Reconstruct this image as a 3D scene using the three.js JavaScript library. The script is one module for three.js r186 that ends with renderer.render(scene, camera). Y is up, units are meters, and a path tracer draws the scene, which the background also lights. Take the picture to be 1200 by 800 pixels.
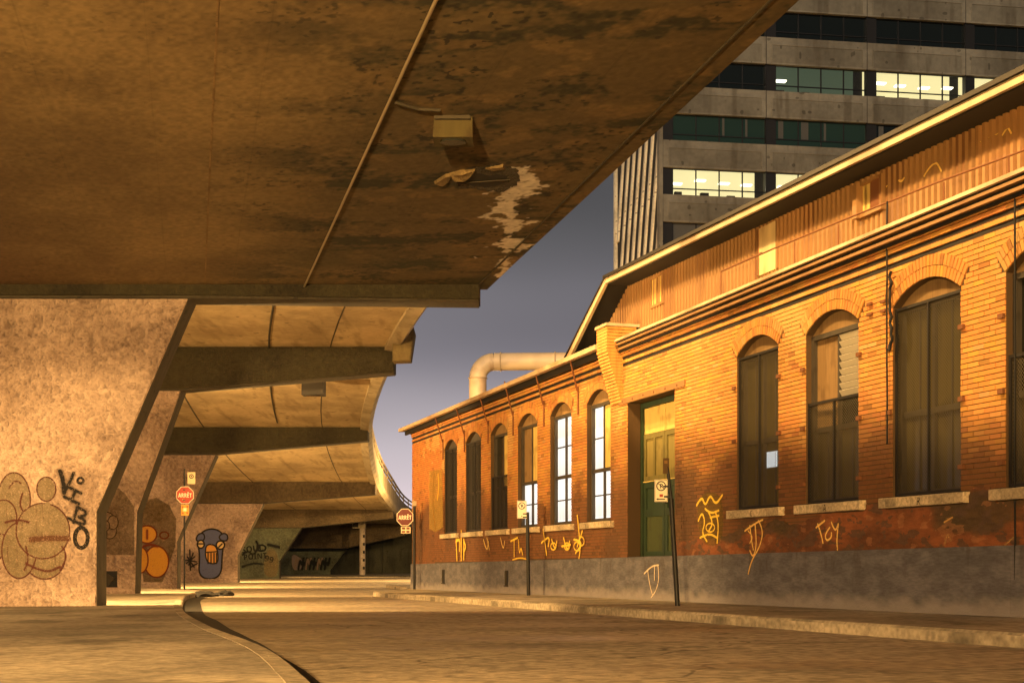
import * as THREE from 'three';
import { mergeGeometries } from 'three/addons/utils/BufferGeometryUtils.js';

// ---------------------------------------------------------------- camera, sky, light, exposure
const F = 1580, HY = 660, E = 0.9;              // focal length and horizon in photograph pixels; eye height in metres
const scene = new THREE.Scene();
const camera = new THREE.PerspectiveCamera(2 * Math.atan(400 / F) * 180 / Math.PI, 1.5, 0.1, 3000);
camera.position.set(0, E, 0);
camera.setViewOffset(1200, 800, 0, 400 - HY, 1200, 800);
scene.add(camera);
const renderer = new THREE.WebGLRenderer({ antialias: true });
renderer.toneMapping = THREE.LinearToneMapping;
renderer.toneMappingExposure = 1.0;
renderer.shadowMap.enabled = true;

let seed = 12345;
const rnd = () => { seed = (seed * 1664525 + 1013904223) >>> 0; return seed / 4294967296; };
const clamp = (x, a = 0, b = 1) => Math.min(b, Math.max(a, x));
const lerp = (a, b, t) => a + (b - a) * t;
const smooth = (a, b, x) => { const t = clamp((x - a) / (b - a)); return t * t * (3 - 2 * t); };
function hash(x, y, s) { let h = (x * 374761393 + y * 668265263 + s * 2246822519) | 0; h = Math.imul(h ^ (h >>> 13), 1274126177); h ^= h >>> 16; return (h >>> 0) / 4294967296; }
function vnoise(x, y, px, py, s) {               // value noise that repeats every px, py cells
  const xi = Math.floor(x), yi = Math.floor(y), fx = x - xi, fy = y - yi, u = fx * fx * (3 - 2 * fx), v = fy * fy * (3 - 2 * fy);
  const m = (a, p) => ((a % p) + p) % p, x0 = m(xi, px), x1 = m(xi + 1, px), y0 = m(yi, py), y1 = m(yi + 1, py);
  return lerp(lerp(hash(x0, y0, s), hash(x1, y0, s), u), lerp(hash(x0, y1, s), hash(x1, y1, s), u), v);
}
function fbm(u, v, fu, fv, oct, s) { let a = 0, w = 0.5, t = 0; for (let i = 0; i < oct; i++) { a += w * vnoise(u * fu, v * fv, fu, fv, s + i * 17); t += w; w *= 0.5; fu *= 2; fv *= 2; } return a / t; }

const SODIUM = new THREE.Color().setRGB(1, 0.58, 0.2);
{ // dusk sky: lavender glow low down, slate grey above
  const W = 512, H = 256, d = new Float32Array(W * H * 4);
  const stops = [[-90, .10, .09, .10], [0, .80, .66, .66], [2.5, .74, .62, .65], [5, .52, .46, .49], [8.5, .21, .195, .22], [14, .102, .099, .104], [25, .070, .069, .071], [90, .048, .047, .05]];
  for (let j = 0; j < H; j++) for (let i = 0; i < W; i++) {
    const el = ((j + .5) / H - .5) * 180;
    let k = 0; while (k < stops.length - 2 && el > stops[k + 1][0]) k++;
    const a = stops[k], b = stops[k + 1], t = clamp((el - a[0]) / (b[0] - a[0]));
    const n = 0.62 + 0.76 * fbm(i / W, j / H, 18, 48, 6, 5);
    for (let c = 0; c < 3; c++) d[(j * W + i) * 4 + c] = lerp(a[c + 1], b[c + 1], t) * n;
    d[(j * W + i) * 4 + 3] = 1;
  }
  const t = new THREE.DataTexture(d, W, H, THREE.RGBAFormat, THREE.FloatType);
  t.mapping = THREE.EquirectangularReflectionMapping; t.magFilter = t.minFilter = THREE.LinearFilter; t.needsUpdate = true;
  scene.background = t; scene.environment = t;
}
const sun = new THREE.DirectionalLight(new THREE.Color().setRGB(1, .82, .60), 1.05);   // what is left of the dusk
sun.position.set(-30, 50, 85); sun.target.position.set(0, 0, -40); sun.shadow.radius = 12; sun.castShadow = true;
Object.assign(sun.shadow.camera, { left: -80, right: 80, top: 80, bottom: -80, near: 1, far: 400 });
scene.add(sun, sun.target);

// ---------------------------------------------------------------- placing by photograph pixels
const PX = (px, Z) => (px - 600) * Z / F, PY = (py, Z) => (HY - py) * Z / F + E;
// wall of the brick building: local x runs along it towards the camera, local z out over the pavement
const KW = 18012, DW = 10.85, XC = -3.48, ZC = 47.03, BY = 0.95, DX = 0.3017, DZ = 0.9534;
function L(px, py, out = 0) {
  const K = KW * (DW - out) / DW, Z = K / (px - 100), X = (px - 600) * Z / F;
  return { s: (X - XC) * DX - (Z - ZC) * DZ, y: (HY - py) * Z / F + BY, Z };
}
const WS = (px) => L(px, HY).s;
// the ground: nearly flat, falls away from the camera to a hinge at 45 m
const G = (X, Z) => E - 0.598 - 0.00577 * Math.min(Z, 45) + 0.00599 * X;
const wallXZ = (s, d) => [XC + DX * s - DZ * d, ZC - DZ * s - DX * d];   // s along the wall, d out from it -> X, Z

// ---------------------------------------------------------------- textures
const toS = (c) => c <= .0031308 ? c * 12.92 : 1.055 * Math.pow(c, 1 / 2.4) - .055;
function tex(n, m, fn, color = true) {
  const d = new Uint8Array(n * m * 4);
  for (let j = 0; j < m; j++) for (let i = 0; i < n; i++) {
    const c = fn(i / n, j / m), o = (j * n + i) * 4;
    for (let k = 0; k < 3; k++) d[o + k] = Math.round(255 * clamp(color ? toS(clamp(c[k])) : c[k]));
    d[o + 3] = c.length > 3 ? Math.round(255 * clamp(c[3])) : 255;
  }
  const t = new THREE.DataTexture(d, n, m); t.wrapS = t.wrapT = THREE.RepeatWrapping; t.magFilter = t.minFilter = THREE.LinearFilter;
  if (color) t.colorSpace = THREE.SRGBColorSpace;
  t.needsUpdate = true; return t;
}
const grey = (fn) => (u, v) => { const x = fn(u, v); return [x, x, x]; };
const rep = (t, size, sizeV) => { const c = t.clone(); c.repeat.set(1 / size, 1 / (sizeV || size)); c.needsUpdate = true; return c; };
const mixc = (a, b, t) => [lerp(a[0], b[0], t), lerp(a[1], b[1], t), lerp(a[2], b[2], t)];

const T = {};
T.grain = tex(512, 512, grey((u, v) => .55 * fbm(u, v, 64, 64, 3, 3) + .45 * fbm(u, v, 12, 12, 4, 9)), false);
const rough = (u, v) => clamp(.5 + 1.55 * (.6 * fbm(u, v, 46, 46, 2, 21) + .4 * fbm(u, v, 120, 120, 2, 33) - .5));
T.stucco = tex(1536, 1536, grey(rough), false);
T.concrete = tex(1024, 1024, (u, v) => {
  const a = fbm(u, v, 5, 5, 6, 41), b = fbm(u, v, 60, 60, 3, 42), st = fbm(u, v, 22, 3, 5, 43), p = fbm(u, v, 30, 30, 2, 44);
  let c = mixc([.27, .245, .20], [.40, .37, .31], smooth(.3, .7, a));
  c = mixc(c, [.16, .13, .09], .55 * smooth(.55, .78, st)); const k = .82 + .36 * b; c = c.map((x) => x * k);
  return p > .83 ? mixc(c, [.08, .07, .05], .6) : c;
});
T.pier = tex(1536, 1536, (u, v) => {
  const a = fbm(u, v, 4, 4, 5, 51), h = rough(u, v), s = fbm(u, v, 9, 2, 5, 53);
  const c = mixc([.12, .085, .064], [.50, .41, .325], smooth(.25, .75, a) * .42 + .58 * h);  // pits darker than ridges: relief shading put into the colour
  return mixc(c, [.15, .105, .07], .5 * smooth(.52, .8, s));
});
T.asphalt = tex(1024, 1024, (u, v) => {
  const a = fbm(u, v, 3, 3, 6, 61), b = fbm(u, v, 120, 120, 2, 62), c = fbm(u, v, 4, 12, 5, 63);
  const k = lerp(.17, .25, smooth(.3, .7, a)) * (.42 + 1.16 * b) * (1 - .25 * smooth(.58, .72, c)) * (1 - .6 * smooth(.012, .003, Math.abs(fbm(u, v, 5, 5, 5, 64) - .5)) * smooth(.42, .52, fbm(u, v, 3, 3, 2, 65)));
  return [k * 1.08, k * .98, k * .84];
});
T.asphaltR = tex(512, 512, grey((u, v) => .42 + .45 * smooth(.3, .65, fbm(u, v, 4, 6, 5, 61))), false);
T.paving = tex(1024, 1024, (u, v) => {
  const a = fbm(u, v, 4, 4, 6, 71), b = fbm(u, v, 100, 100, 2, 72), s = fbm(u, v, 11, 5, 4, 73);
  const k = lerp(.19, .36, smooth(.28, .72, a)) * (.55 + .9 * b) * (1 - .4 * smooth(.56, .75, s));
  return [k * 1.06, k * .97, k * .80];
});
T.metal = tex(512, 512, (u, v) => { const r = smooth(.52, .78, fbm(u, v, 5, 3, 6, 81)), k = .85 + .3 * fbm(u, v, 24, 4, 4, 82); return mixc([.46 * k, .34 * k, .20 * k], [.16, .06, .02], r * .6); });
T.wood = tex(512, 512, (u, v) => { const g = fbm(u, v, 40, 3, 4, 91), k = .7 + .6 * g, a = smooth(.5, .75, fbm(u, v, 4, 4, 5, 92)); return mixc([k, k, k], [.45, .40, .35], a * .5); });
T.base = tex(1024, 1024, (u, v) => {                                             // grey rendered plinth; the top of the tile is the top of the plinth
  const a = fbm(u, v, 22, 7, 6, 101), b = fbm(u, v, 90, 60, 3, 102), dr = fbm(u, v, 60, 3, 4, 103);
  let c = mixc([.098, .097, .11], [.145, .14, .158], smooth(.3, .72, a)); const k = .7 + .6 * b; c = c.map((x) => x * k);
  c = mixc(c, [.05, .04, .03], .5 * smooth(.55, .8, dr) * smooth(.2, .9, v));
  return mixc(c, [.34, .31, .29], .65 * smooth(.28, .02, v + .25 * (fbm(u, v, 24, 6, 4, 104) - .5)));
});
T.parge = tex(1024, 512, (u, v) => {
  const a = fbm(u, v, 5, 3, 6, 111), b = fbm(u, v, 60, 40, 3, 112), d = fbm(u, v, 4, 2, 5, 113);
  let c = mixc([.12, .043, .016], [.25, .082, .026], smooth(.35, .65, a)); c = mixc(c, [.06, .045, .02], .85 * smooth(.52, .68, d));
  const peel = fbm(u, v, 26, 14, 5, 114); if (peel > .63) c = mixc(c, [.085, .05, .03], .8 * smooth(.63, .64, peel)); if (peel < .36) c = mixc(c, [.33, .15, .06], .45 * smooth(.36, .35, peel));
  return c.map((x) => x * (.65 + .7 * b));
});
// soffit of the near span: 12 m across (u, open edge at 1) by 17 m along (v)
const limeRun = [[598, 206, .30], [604, 216, .34], [601, 230, .26], [596, 244, .24], [599, 258, .20], [595, 272, .17], [597, 288, .15], [592, 304, .12], [594, 322, .10]].map(([px, py, w]) => { const z = 5.14 * F / (HY - py); return [5.565 - .2386 * z - PX(px, z), z, w]; });
function limeAt(o, z, j) { let m = 9; for (let i = 0; i + 1 < limeRun.length; i++) { const [a, b, w] = limeRun[i], [c, d, x] = limeRun[i + 1], t = clamp(((o - a) * (c - a) + (z - b) * (d - b)) / ((c - a) ** 2 + (d - b) ** 2)); m = Math.min(m, Math.hypot(o - lerp(a, c, t), z - lerp(b, d, t)) - lerp(w, x, t)); } return smooth(.05, -.06, m + j); }
T.soffit = tex(1280, 1536, (u, v) => {
  const a = fbm(u, v, 5, 6, 6, 121), b = fbm(u, v, 200, 240, 2, 122), tr = fbm(u, v, 8, 44, 5, 123), bl = fbm(u, v, 16, 20, 6, 124), sp = fbm(u, v, 170, 220, 2, 125);
  let c = mixc([.20, .13, .052], [.34, .235, .10], smooth(.3, .7, a));
  const right = smooth(.52, .76, u + .10 * (fbm(u, v, 5, 7, 4, 126) - .5));      // grimy beside the open edge
  c = mixc(c, [.105, .078, .033], .8 * right);
  c = mixc(c, [.020, .024, .010], (.06 + .94 * right) * .92 * smooth(.47, .62, .40 * tr + .42 * bl + .18 * sp));
  c = mixc(c, [.24, .155, .06], right * .6 * smooth(.56, .70, fbm(u, v, 30, 44, 5, 128)));
  c = mixc(c, [.018, .014, .008], smooth(.68, .74, sp) * smooth(.46, .60, bl) * (.25 + .65 * right));
  c = mixc(c, [.03, .04, .014], .75 * smooth(.52, .72, fbm(u, v, 4, 9, 5, 127)) * smooth(.62, .95, v) * smooth(.3, .5, u));
  c = mixc(c, [.15, .065, .025], .65 * smooth(.40, .10, u));
  const lo = (1 - u) * 12, lz = 9.5 + 17 * v;
  if (lo < 4 && lz > 16 && lz < 25.5) { const n = fbm(u, v, 30, 44, 6, 131) - .5 + .6 * (fbm(u, v, 90, 90, 3, 133) - .5); c = mixc(c, [.95, .90, .80], .92 * limeAt(lo, lz, .8 * n) * smooth(.2, .5, fbm(u, v, 90, 120, 3, 132) + .15)); }
  const board = Math.abs(((u * 10 + .02 * (a - .5)) % 1) - .5) > .494 ? .86 : 1;  // faint formwork lines
  return c.map((x) => x * .69 * (.70 + .60 * b) * board);
});
T.soffitB = tex(1024, 1024, grey((u, v) => .6 * fbm(u, v, 160, 220, 3, 122) + .4 * fbm(u, v, 30, 50, 4, 124)), false);

const std = (o) => new THREE.MeshStandardMaterial({ roughness: .9, metalness: 0, ...o });
const rgb = (r, g, b) => new THREE.Color().setRGB(r, g, b);
const M = {
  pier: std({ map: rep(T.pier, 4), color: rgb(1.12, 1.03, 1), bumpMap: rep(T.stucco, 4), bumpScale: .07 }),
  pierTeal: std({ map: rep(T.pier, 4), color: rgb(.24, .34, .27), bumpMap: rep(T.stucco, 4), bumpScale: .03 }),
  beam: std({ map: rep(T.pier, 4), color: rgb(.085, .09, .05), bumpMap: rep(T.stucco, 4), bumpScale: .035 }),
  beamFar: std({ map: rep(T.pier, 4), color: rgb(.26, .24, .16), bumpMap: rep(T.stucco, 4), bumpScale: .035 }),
  edgeDark: std({ map: rep(T.concrete, 4), color: rgb(.13, .12, .09) }),
  slab: std({ map: rep(T.concrete, 7), color: rgb(1.22, 1.05, .72), bumpMap: rep(T.grain, 3), bumpScale: .012 }),
  parapet: std({ map: rep(T.concrete, 5), color: rgb(1, .92, .72), bumpMap: rep(T.grain, 2), bumpScale: .01 }),
  soffit: std({ map: T.soffit, bumpMap: T.soffitB, bumpScale: .006 }),
  conc: std({ map: rep(T.concrete, 5), bumpMap: rep(T.grain, 2), bumpScale: .01 }),
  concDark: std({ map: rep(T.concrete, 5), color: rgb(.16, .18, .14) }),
  asphalt: std({ map: rep(T.asphalt, 9), color: rgb(1.55, 1.47, 1.28), roughnessMap: rep(T.asphaltR, 11), roughness: 1, bumpMap: rep(T.grain, 1.6), bumpScale: .012 }),
  paving: std({ map: rep(T.paving, 6), color: rgb(1.18, 1.14, 1.05), bumpMap: rep(T.grain, 1.5), bumpScale: .008 }),
  kerb: std({ map: rep(T.paving, 5), color: rgb(1.3, 1.22, 1.05), bumpMap: rep(T.grain, 1), bumpScale: .01 }),
  mortar: std({ color: rgb(.085, .05, .02), bumpMap: rep(T.grain, .8), bumpScale: .006 }),
  base: std({ map: rep(T.base, 7, 1), bumpMap: rep(T.grain, 1.2), bumpScale: .014 }),
  parge: std({ map: rep(T.parge, 7, 1.6), bumpMap: rep(T.grain, 1.2), bumpScale: .014 }),
  sill: std({ map: rep(T.paving, 3), color: rgb(1.6, 1.42, 1.1) }),
  cream: std({ map: rep(T.metal, 6), color: rgb(1.1, 1.15, 1.25), roughness: .6 }),
  clad: std({ map: rep(T.metal, 4), color: rgb(.62, .46, .27), roughness: .65 }),
  darkMetal: std({ color: rgb(.018, .016, .014), roughness: .6, metalness: .3 }),
  rust: std({ color: rgb(.18, .07, .025), roughness: .85 }),
  black: std({ color: rgb(.008, .008, .008), roughness: .8 }),
  frame: std({ map: rep(T.wood, 1), color: rgb(.05, .042, .03), roughness: .7 }),
  woodBoard: std({ map: rep(T.wood, 1.1), color: rgb(.24, .15, .06) }),
  yellowBoard: std({ map: rep(T.wood, 1.3), color: rgb(.62, .46, .14) }),
  greenWood: std({ map: rep(T.wood, 1), color: rgb(.014, .036, .012), roughness: .55 }),
  louvre: std({ color: rgb(.62, .58, .46), roughness: .6 }),
  galv: std({ map: rep(T.metal, 3), color: rgb(1.5, 1.6, 1.75), roughness: .5 }),
  post: std({ color: rgb(.022, .022, .02), roughness: .55, metalness: .4 }),
  lens: std({ color: rgb(1, .8, .5), emissive: rgb(1, .56, .2), emissiveIntensity: 6 }),
  glass: new THREE.MeshPhysicalMaterial({ color: rgb(.98, .97, .92), roughness: .04, transmission: 1, thickness: 0, ior: 1.5 }),
  darkPane: std({ color: rgb(.018, .020, .016), roughness: .12 }),
  dimPane: std({ map: rep(T.wood, 3), color: rgb(.095, .08, .032), roughness: .12 }),
};
const litPane = (() => { // glazing lit from inside through net curtains
  const t = tex(256, 256, (u, v) => { const f = .62 + .38 * fbm(u, v, 18, 1, 3, 201), g = .75 + .25 * smooth(.05, .5, v); return [.80 * f * g, .90 * f * g, .96 * f * g]; });
  return std({ color: rgb(.35, .4, .42), roughness: .2, emissive: rgb(1, 1, 1), emissiveMap: t, emissiveIntensity: 1.15 });
})();

// ---------------------------------------------------------------- geometry helpers
function uvBox(g) {                                // flat normals and uv in metres, by the axis each face looks along
  const o = g.index ? g.toNonIndexed() : g; o.computeVertexNormals();
  const p = o.attributes.position, n = o.attributes.normal, uv = new Float32Array(p.count * 2);
  for (let i = 0; i < p.count; i++) {
    const ax = Math.abs(n.getX(i)), ay = Math.abs(n.getY(i)), az = Math.abs(n.getZ(i)), x = p.getX(i), y = p.getY(i), z = p.getZ(i);
    const [u, v] = ay > ax && ay > az ? [x, z] : ax > az ? [z, y] : [x, y];
    uv[2 * i] = u; uv[2 * i + 1] = v;
  }
  o.setAttribute('uv', new THREE.BufferAttribute(uv, 2));
  for (const k of Object.keys(o.attributes)) if (!['position', 'normal', 'uv'].includes(k)) o.deleteAttribute(k);
  o.clearGroups(); return o;
}
const box = (w, h, d, x = 0, y = 0, z = 0) => uvBox(new THREE.BoxGeometry(w, h, d).translate(x, y, z));
const span = (x0, x1, y0, y1, z0, z1) => box(Math.abs(x1 - x0), Math.abs(y1 - y0), Math.abs(z1 - z0), (x0 + x1) / 2, (y0 + y1) / 2, (z0 + z1) / 2);
const shapeOf = (pts) => new THREE.Shape(pts.map(([x, y]) => new THREE.Vector2(x, y)));
function prism(pts, z0, z1, bevel = 0, holes = []) {
  const s = shapeOf(pts); for (const h of holes) s.holes.push(new THREE.Path(h.map(([x, y]) => new THREE.Vector2(x, y))));
  const g = new THREE.ExtrudeGeometry(s, { depth: z1 - z0 - 2 * bevel, bevelEnabled: bevel > 0, bevelSize: bevel, bevelThickness: bevel, bevelOffset: -bevel, bevelSegments: 1, curveSegments: 8 });
  return uvBox(g.translate(0, 0, z0 + bevel));
}
function loft(rings, caps = true) {                // closed rings of [x, y, z]; rings wound the same way
  const p = [], tri = (a, b, c) => p.push(...a, ...b, ...c);
  for (let r = 0; r + 1 < rings.length; r++) { const A = rings[r], B = rings[r + 1], n = A.length; for (let i = 0; i < n; i++) { const j = (i + 1) % n; tri(A[i], A[j], B[j]); tri(A[i], B[j], B[i]); } }
  if (caps) for (const [R, flip] of [[rings[0], 1], [rings[rings.length - 1], 0]]) for (let i = 1; i + 1 < R.length; i++) flip ? tri(R[0], R[i + 1], R[i]) : tri(R[0], R[i], R[i + 1]);
  const g = new THREE.BufferGeometry(); g.setAttribute('position', new THREE.BufferAttribute(new Float32Array(p), 3)); return uvBox(g);
}
const V3 = (a) => new THREE.Vector3(...a);
function tube(pts, r, seg = 8, n = 0) {
  const path = new THREE.CurvePath(); for (let i = 0; i + 1 < pts.length; i++) path.add(new THREE.LineCurve3(V3(pts[i]), V3(pts[i + 1])));
  const c = n ? new THREE.CatmullRomCurve3(pts.map(V3)) : path, g = new THREE.TubeGeometry(c, n || pts.length * 2, r, seg, false);
  const o = g.toNonIndexed(); for (const k of Object.keys(o.attributes)) if (!['position', 'normal', 'uv'].includes(k)) o.deleteAttribute(k); return o;
}
function bar(a, b, r, seg = 6) {                   // straight round bar between two points, closed
  const A = V3(a), B = V3(b), d = B.clone().sub(A), g = new THREE.CylinderGeometry(r, r, d.length(), seg);
  g.applyQuaternion(new THREE.Quaternion().setFromUnitVectors(new THREE.Vector3(0, 1, 0), d.clone().normalize())); g.translate(...A.add(B).multiplyScalar(.5).toArray());
  const o = g.toNonIndexed(); return o;
}
const names = {};
function numbered(n, parent) { const key = parent ? parent.uuid + n : n; const k = names[key] = (names[key] ?? -1) + 1; return k ? `${n}_${String(k).padStart(3, '0')}` : n; }
function put(name, geo, mat, parent = scene, data) {
  const m = new THREE.Mesh(Array.isArray(geo) ? (geo.length > 1 ? mergeGeometries(geo) : geo[0]) : geo, mat);
  m.name = numbered(name, parent === scene ? null : parent); m.castShadow = m.receiveShadow = true; if (data) Object.assign(m.userData, data); parent.add(m); return m;
}
function thing(name, label, category, [x, y, z] = [0, 0, 0], ry = 0, group) {
  const g = new THREE.Group(); g.name = numbered(name); g.position.set(x, y, z); g.rotation.y = ry; g.userData = { label, category }; if (group) g.userData.group = group; scene.add(g); return g;
}
const group = (name, parent, data) => { const g = new THREE.Group(); g.name = numbered(name, parent); if (data) Object.assign(g.userData, data); parent.add(g); return g; };

// paint on a surface: draws with a canvas whose units are those of the surface rectangle [x0, x1] x [y0, y1]
function paint(name, x0, x1, y0, y1, z, scale, draw, parent, map = (x, y) => [x, y], label) {
  const W = Math.round((x1 - x0) * scale), H = Math.round((y1 - y0) * scale), cv = document.createElement('canvas'); cv.width = W; cv.height = H;
  const c = cv.getContext('2d');
  const P = (px, py) => { const [x, y] = map(px, py); return [(x - x0) * scale, (y1 - y) * scale]; };
  const api = {
    c, P, scale,
    line(pts, w, col) { c.strokeStyle = col; c.lineWidth = w * scale; c.lineCap = c.lineJoin = 'round'; c.shadowColor = col; c.shadowBlur = w * scale * .9; c.beginPath(); const q = pts.map(([a, b]) => P(a, b)); c.moveTo(...q[0]); for (let i = 1; i < q.length - 1; i++) c.quadraticCurveTo(q[i][0], q[i][1], (q[i][0] + q[i + 1][0]) / 2, (q[i][1] + q[i + 1][1]) / 2); c.lineTo(...q[q.length - 1]); c.stroke(); c.shadowBlur = 0; c.shadowColor = 'rgba(0,0,0,0)'; },
    poly(pts, fill, w, col) { c.beginPath(); const q = pts.map(([a, b]) => P(a, b)); const m = (a, b) => [(a[0] + b[0]) / 2, (a[1] + b[1]) / 2]; c.moveTo(...m(q[q.length - 1], q[0])); q.forEach((a, i) => c.quadraticCurveTo(...a, ...m(a, q[(i + 1) % q.length]))); c.closePath(); if (fill) { c.globalCompositeOperation = 'destination-out'; c.fillStyle = '#000'; c.fill(); c.globalCompositeOperation = 'source-over'; c.fillStyle = fill; c.fill(); } if (w) { c.strokeStyle = col; c.lineWidth = w * scale; c.stroke(); } },
    flat(pts, fill) { c.beginPath(); pts.forEach(([a, b], i) => c[i ? 'lineTo' : 'moveTo'](...P(a, b))); c.closePath(); c.fillStyle = fill; c.fill(); },
    ring(px, py, rx, ry, fill, w, col) { const pts = []; for (let i = 0; i < 14; i++) { const a = i / 14 * 2 * Math.PI; pts.push([px + rx * 1.04 * Math.cos(a), py + ry * 1.04 * Math.sin(a)]); } this.poly(pts, fill, w, col); },
  };
  draw(api);
  let ps = 7919 + Math.round((x0 + y0) * 1000); const pr = () => { ps = (ps * 1664525 + 1013904223) >>> 0; return ps / 4294967296; };
  c.globalCompositeOperation = 'destination-out';                               // paint missed by the pits of a rough surface, worn off by weather
  for (let i = 0, n = Math.min(9000, W * H / 70); i < n; i++) { c.fillStyle = `rgba(0,0,0,${(.1 + .38 * pr()).toFixed(2)})`; const q = (.005 + .012 * pr() * pr()) * scale; c.beginPath(); c.ellipse(pr() * W, pr() * H, q * (1 + pr()), q, pr() * 3, 0, 7); c.fill(); }
  c.globalCompositeOperation = 'source-over';
  const t = new THREE.CanvasTexture(cv); t.colorSpace = THREE.SRGBColorSpace; t.magFilter = THREE.LinearFilter;
  const m = std({ map: t, transparent: true, roughness: .9 });
  const g = new THREE.PlaneGeometry(x1 - x0, y1 - y0).translate((x0 + x1) / 2, (y0 + y1) / 2, z);
  return put(name, g, m, parent, label ? { label } : undefined);
}

// ---------------------------------------------------------------- ground, road, pavements, kerbs
function sheet(name, rowsXZ, dy, mat, thick = 0) {  // rows of [X, Z] points, same count each; height follows the ground
  const p = [], uv = [];
  const q = (a, y = dy) => [a[0], G(a[0], a[1]) + y, -a[1]];
  const tri = (a, b, c) => p.push(...q(a), ...q(b), ...q(c));
  for (let r = 0; r + 1 < rowsXZ.length; r++) { const A = rowsXZ[r], B = rowsXZ[r + 1]; for (let i = 0; i + 1 < A.length; i++) { tri(A[i], A[i + 1], B[i + 1]); tri(A[i], B[i + 1], B[i]); } }
  const g = new THREE.BufferGeometry(); g.setAttribute('position', new THREE.BufferAttribute(new Float32Array(p), 3));
  return put(name, uvBox(g), mat, scene, { kind: 'structure' });
}
const zs = [-40, -20, 0, 10, 20, 30, 45, 60, 80, 100, 124, 140];
sheet('road', zs.map((z) => [[-60, z], [-25, z], [-12, z], [0, z], [12, z], [40, z]]), -0.13, M.asphalt);
put('ground', uvBox(new THREE.PlaneGeometry(3000, 3000).rotateX(-Math.PI / 2).translate(0, -0.75, 0)), M.asphalt, scene, { kind: 'structure' });

function kerbLine(pts, n) { return new THREE.CatmullRomCurve3(pts.map(([x, z]) => new THREE.Vector3(x, 0, z)), false, 'centripetal').getPoints(n).map((v) => [v.x, v.z]); }
// left pavement: follows the piers, edge as seen in the photograph
const leftEdge = kerbLine([[2.4, -30], [1.0, -4], [-1.55, 9.3], [-3.3, 14.9], [-5.0, 20.7], [-7.2, 29.5], [-9.0, 37.5], [-9.75, 42], [-10.4, 45.2], [-12.2, 48.6], [-14.4, 52], [-17.6, 64]], 90);
const rightEdge = kerbLine([wallXZ(60, 2.75), wallXZ(45, 2.75), wallXZ(30, 2.75), wallXZ(15, 2.75), wallXZ(8, 2.75), wallXZ(5.2, 2.45), wallXZ(3.9, 1.7), wallXZ(1.5, .7), wallXZ(-3, -.4), wallXZ(-9, -1.0)], 90);
function pavement(name, edge, side, innerOf) {      // side: +1 when the road lies to the left of the pavement edge
  const nrm = edge.map((p, i) => { const a = edge[Math.max(0, i - 1)], b = edge[Math.min(edge.length - 1, i + 1)], dx = b[0] - a[0], dz = b[1] - a[1], l = Math.hypot(dx, dz); return [-dz / l * side, dx / l * side]; });
  const at = (i, o) => [edge[i][0] + nrm[i][0] * o, edge[i][1] + nrm[i][1] * o];
  sheet(name, edge.map((p, i) => { const a = at(i, -.16), b = innerOf(p); return [0, .08, .2, .4, .7, 1].map((t) => [lerp(a[0], b[0], t), lerp(a[1], b[1], t)]); }), 0, M.paving);
  const ring = (i) => { const f = (o, y) => { const q = at(i, o); return [q[0], G(q[0], q[1]) + y, -q[1]]; }; return [f(.0, -.4), f(-.16, -.4), f(-.16, .006), f(-.035, .006), f(-.008, -.02)]; };
  const per = 9; for (let k = 0; k * per < edge.length - 1; k++) { const rs = []; for (let i = k * per; i <= Math.min(edge.length - 1, (k + 1) * per); i++) rs.push(ring(i)); put('kerb_stone', loft(rs), M.kerb, kerbs); }
}
const kerbs = group('kerb', scene, { kind: 'structure' });
pavement('left_pavement', leftEdge, -1, (p) => [-45, p[1] + (p[1] > 40 ? 2 : 0)]);
pavement('right_pavement', rightEdge, 1, (p) => { const s = (p[0] - XC) * DX - (p[1] - ZC) * DZ; return s > 2 ? wallXZ(s, -.25) : wallXZ(Math.max(s * .5, -5), -6); });
// far pavement in front of the closing wall
sheet('far_pavement', [100, 112, 123.4].map((z) => [-60, -30, -12, 0, 20].map((x) => [x, z])), 0, M.kerb);
put('far_kerb', span(-60, 20, -.3, G(-20, 100) + .004, -99.84, -100), M.kerb, kerbs);
{ // gutter grate and broken asphalt lump at the kerb corner
  const g = thing('gutter_patch', 'black tar lump at the corner tip of the left kerb', 'tar patch', [PX(238, 41.5), G(-9.5, 41) - .13, -41.5]);
  const lump = (s, n) => { const q = new THREE.IcosahedronGeometry(1, 2), p = q.attributes.position; for (let i = 0; i < p.count; i++) { const a = .75 + .5 * hash(Math.round(p.getX(i) * 50), Math.round(p.getY(i) * 50) + Math.round(p.getZ(i) * 77), n); p.setXYZ(i, p.getX(i) * a * s[0], p.getY(i) * a * s[1], p.getZ(i) * a * s[2]); } return uvBox(q); };
  put('lump', lump([.35, .17, 1.1], 3), M.black, g); put('curb_tip', lump([.28, .14, .5], 8).translate(.42, .02, -1.0), M.black, g);
}
// black strip along the left kerb
{
  const pts = leftEdge.filter((p) => p[1] > 6 && p[1] < 40), w = (i) => .07 + .05 * vnoise(i * .5, 1, 999, 9, 4);
  const rs = pts.map((p, i) => { const o = .10, y = G(p[0], p[1]) - .13; const q = (d, h) => [p[0] + d, y + h, -p[1]]; return [q(o - .1, 0), q(o - .1, .012), q(o + w(i) * .4 - .09 + .013 * Math.min(p[1], 26) + .14 * smooth(11, 14, p[1]) * smooth(24, 20, p[1]), .012), q(o + w(i) * .4 - .09 + .013 * Math.min(p[1], 26) + .14 * smooth(11, 14, p[1]) * smooth(24, 20, p[1]), 0)]; });
  put('kerb_strip', loft(rs), M.black, kerbs);
}

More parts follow.
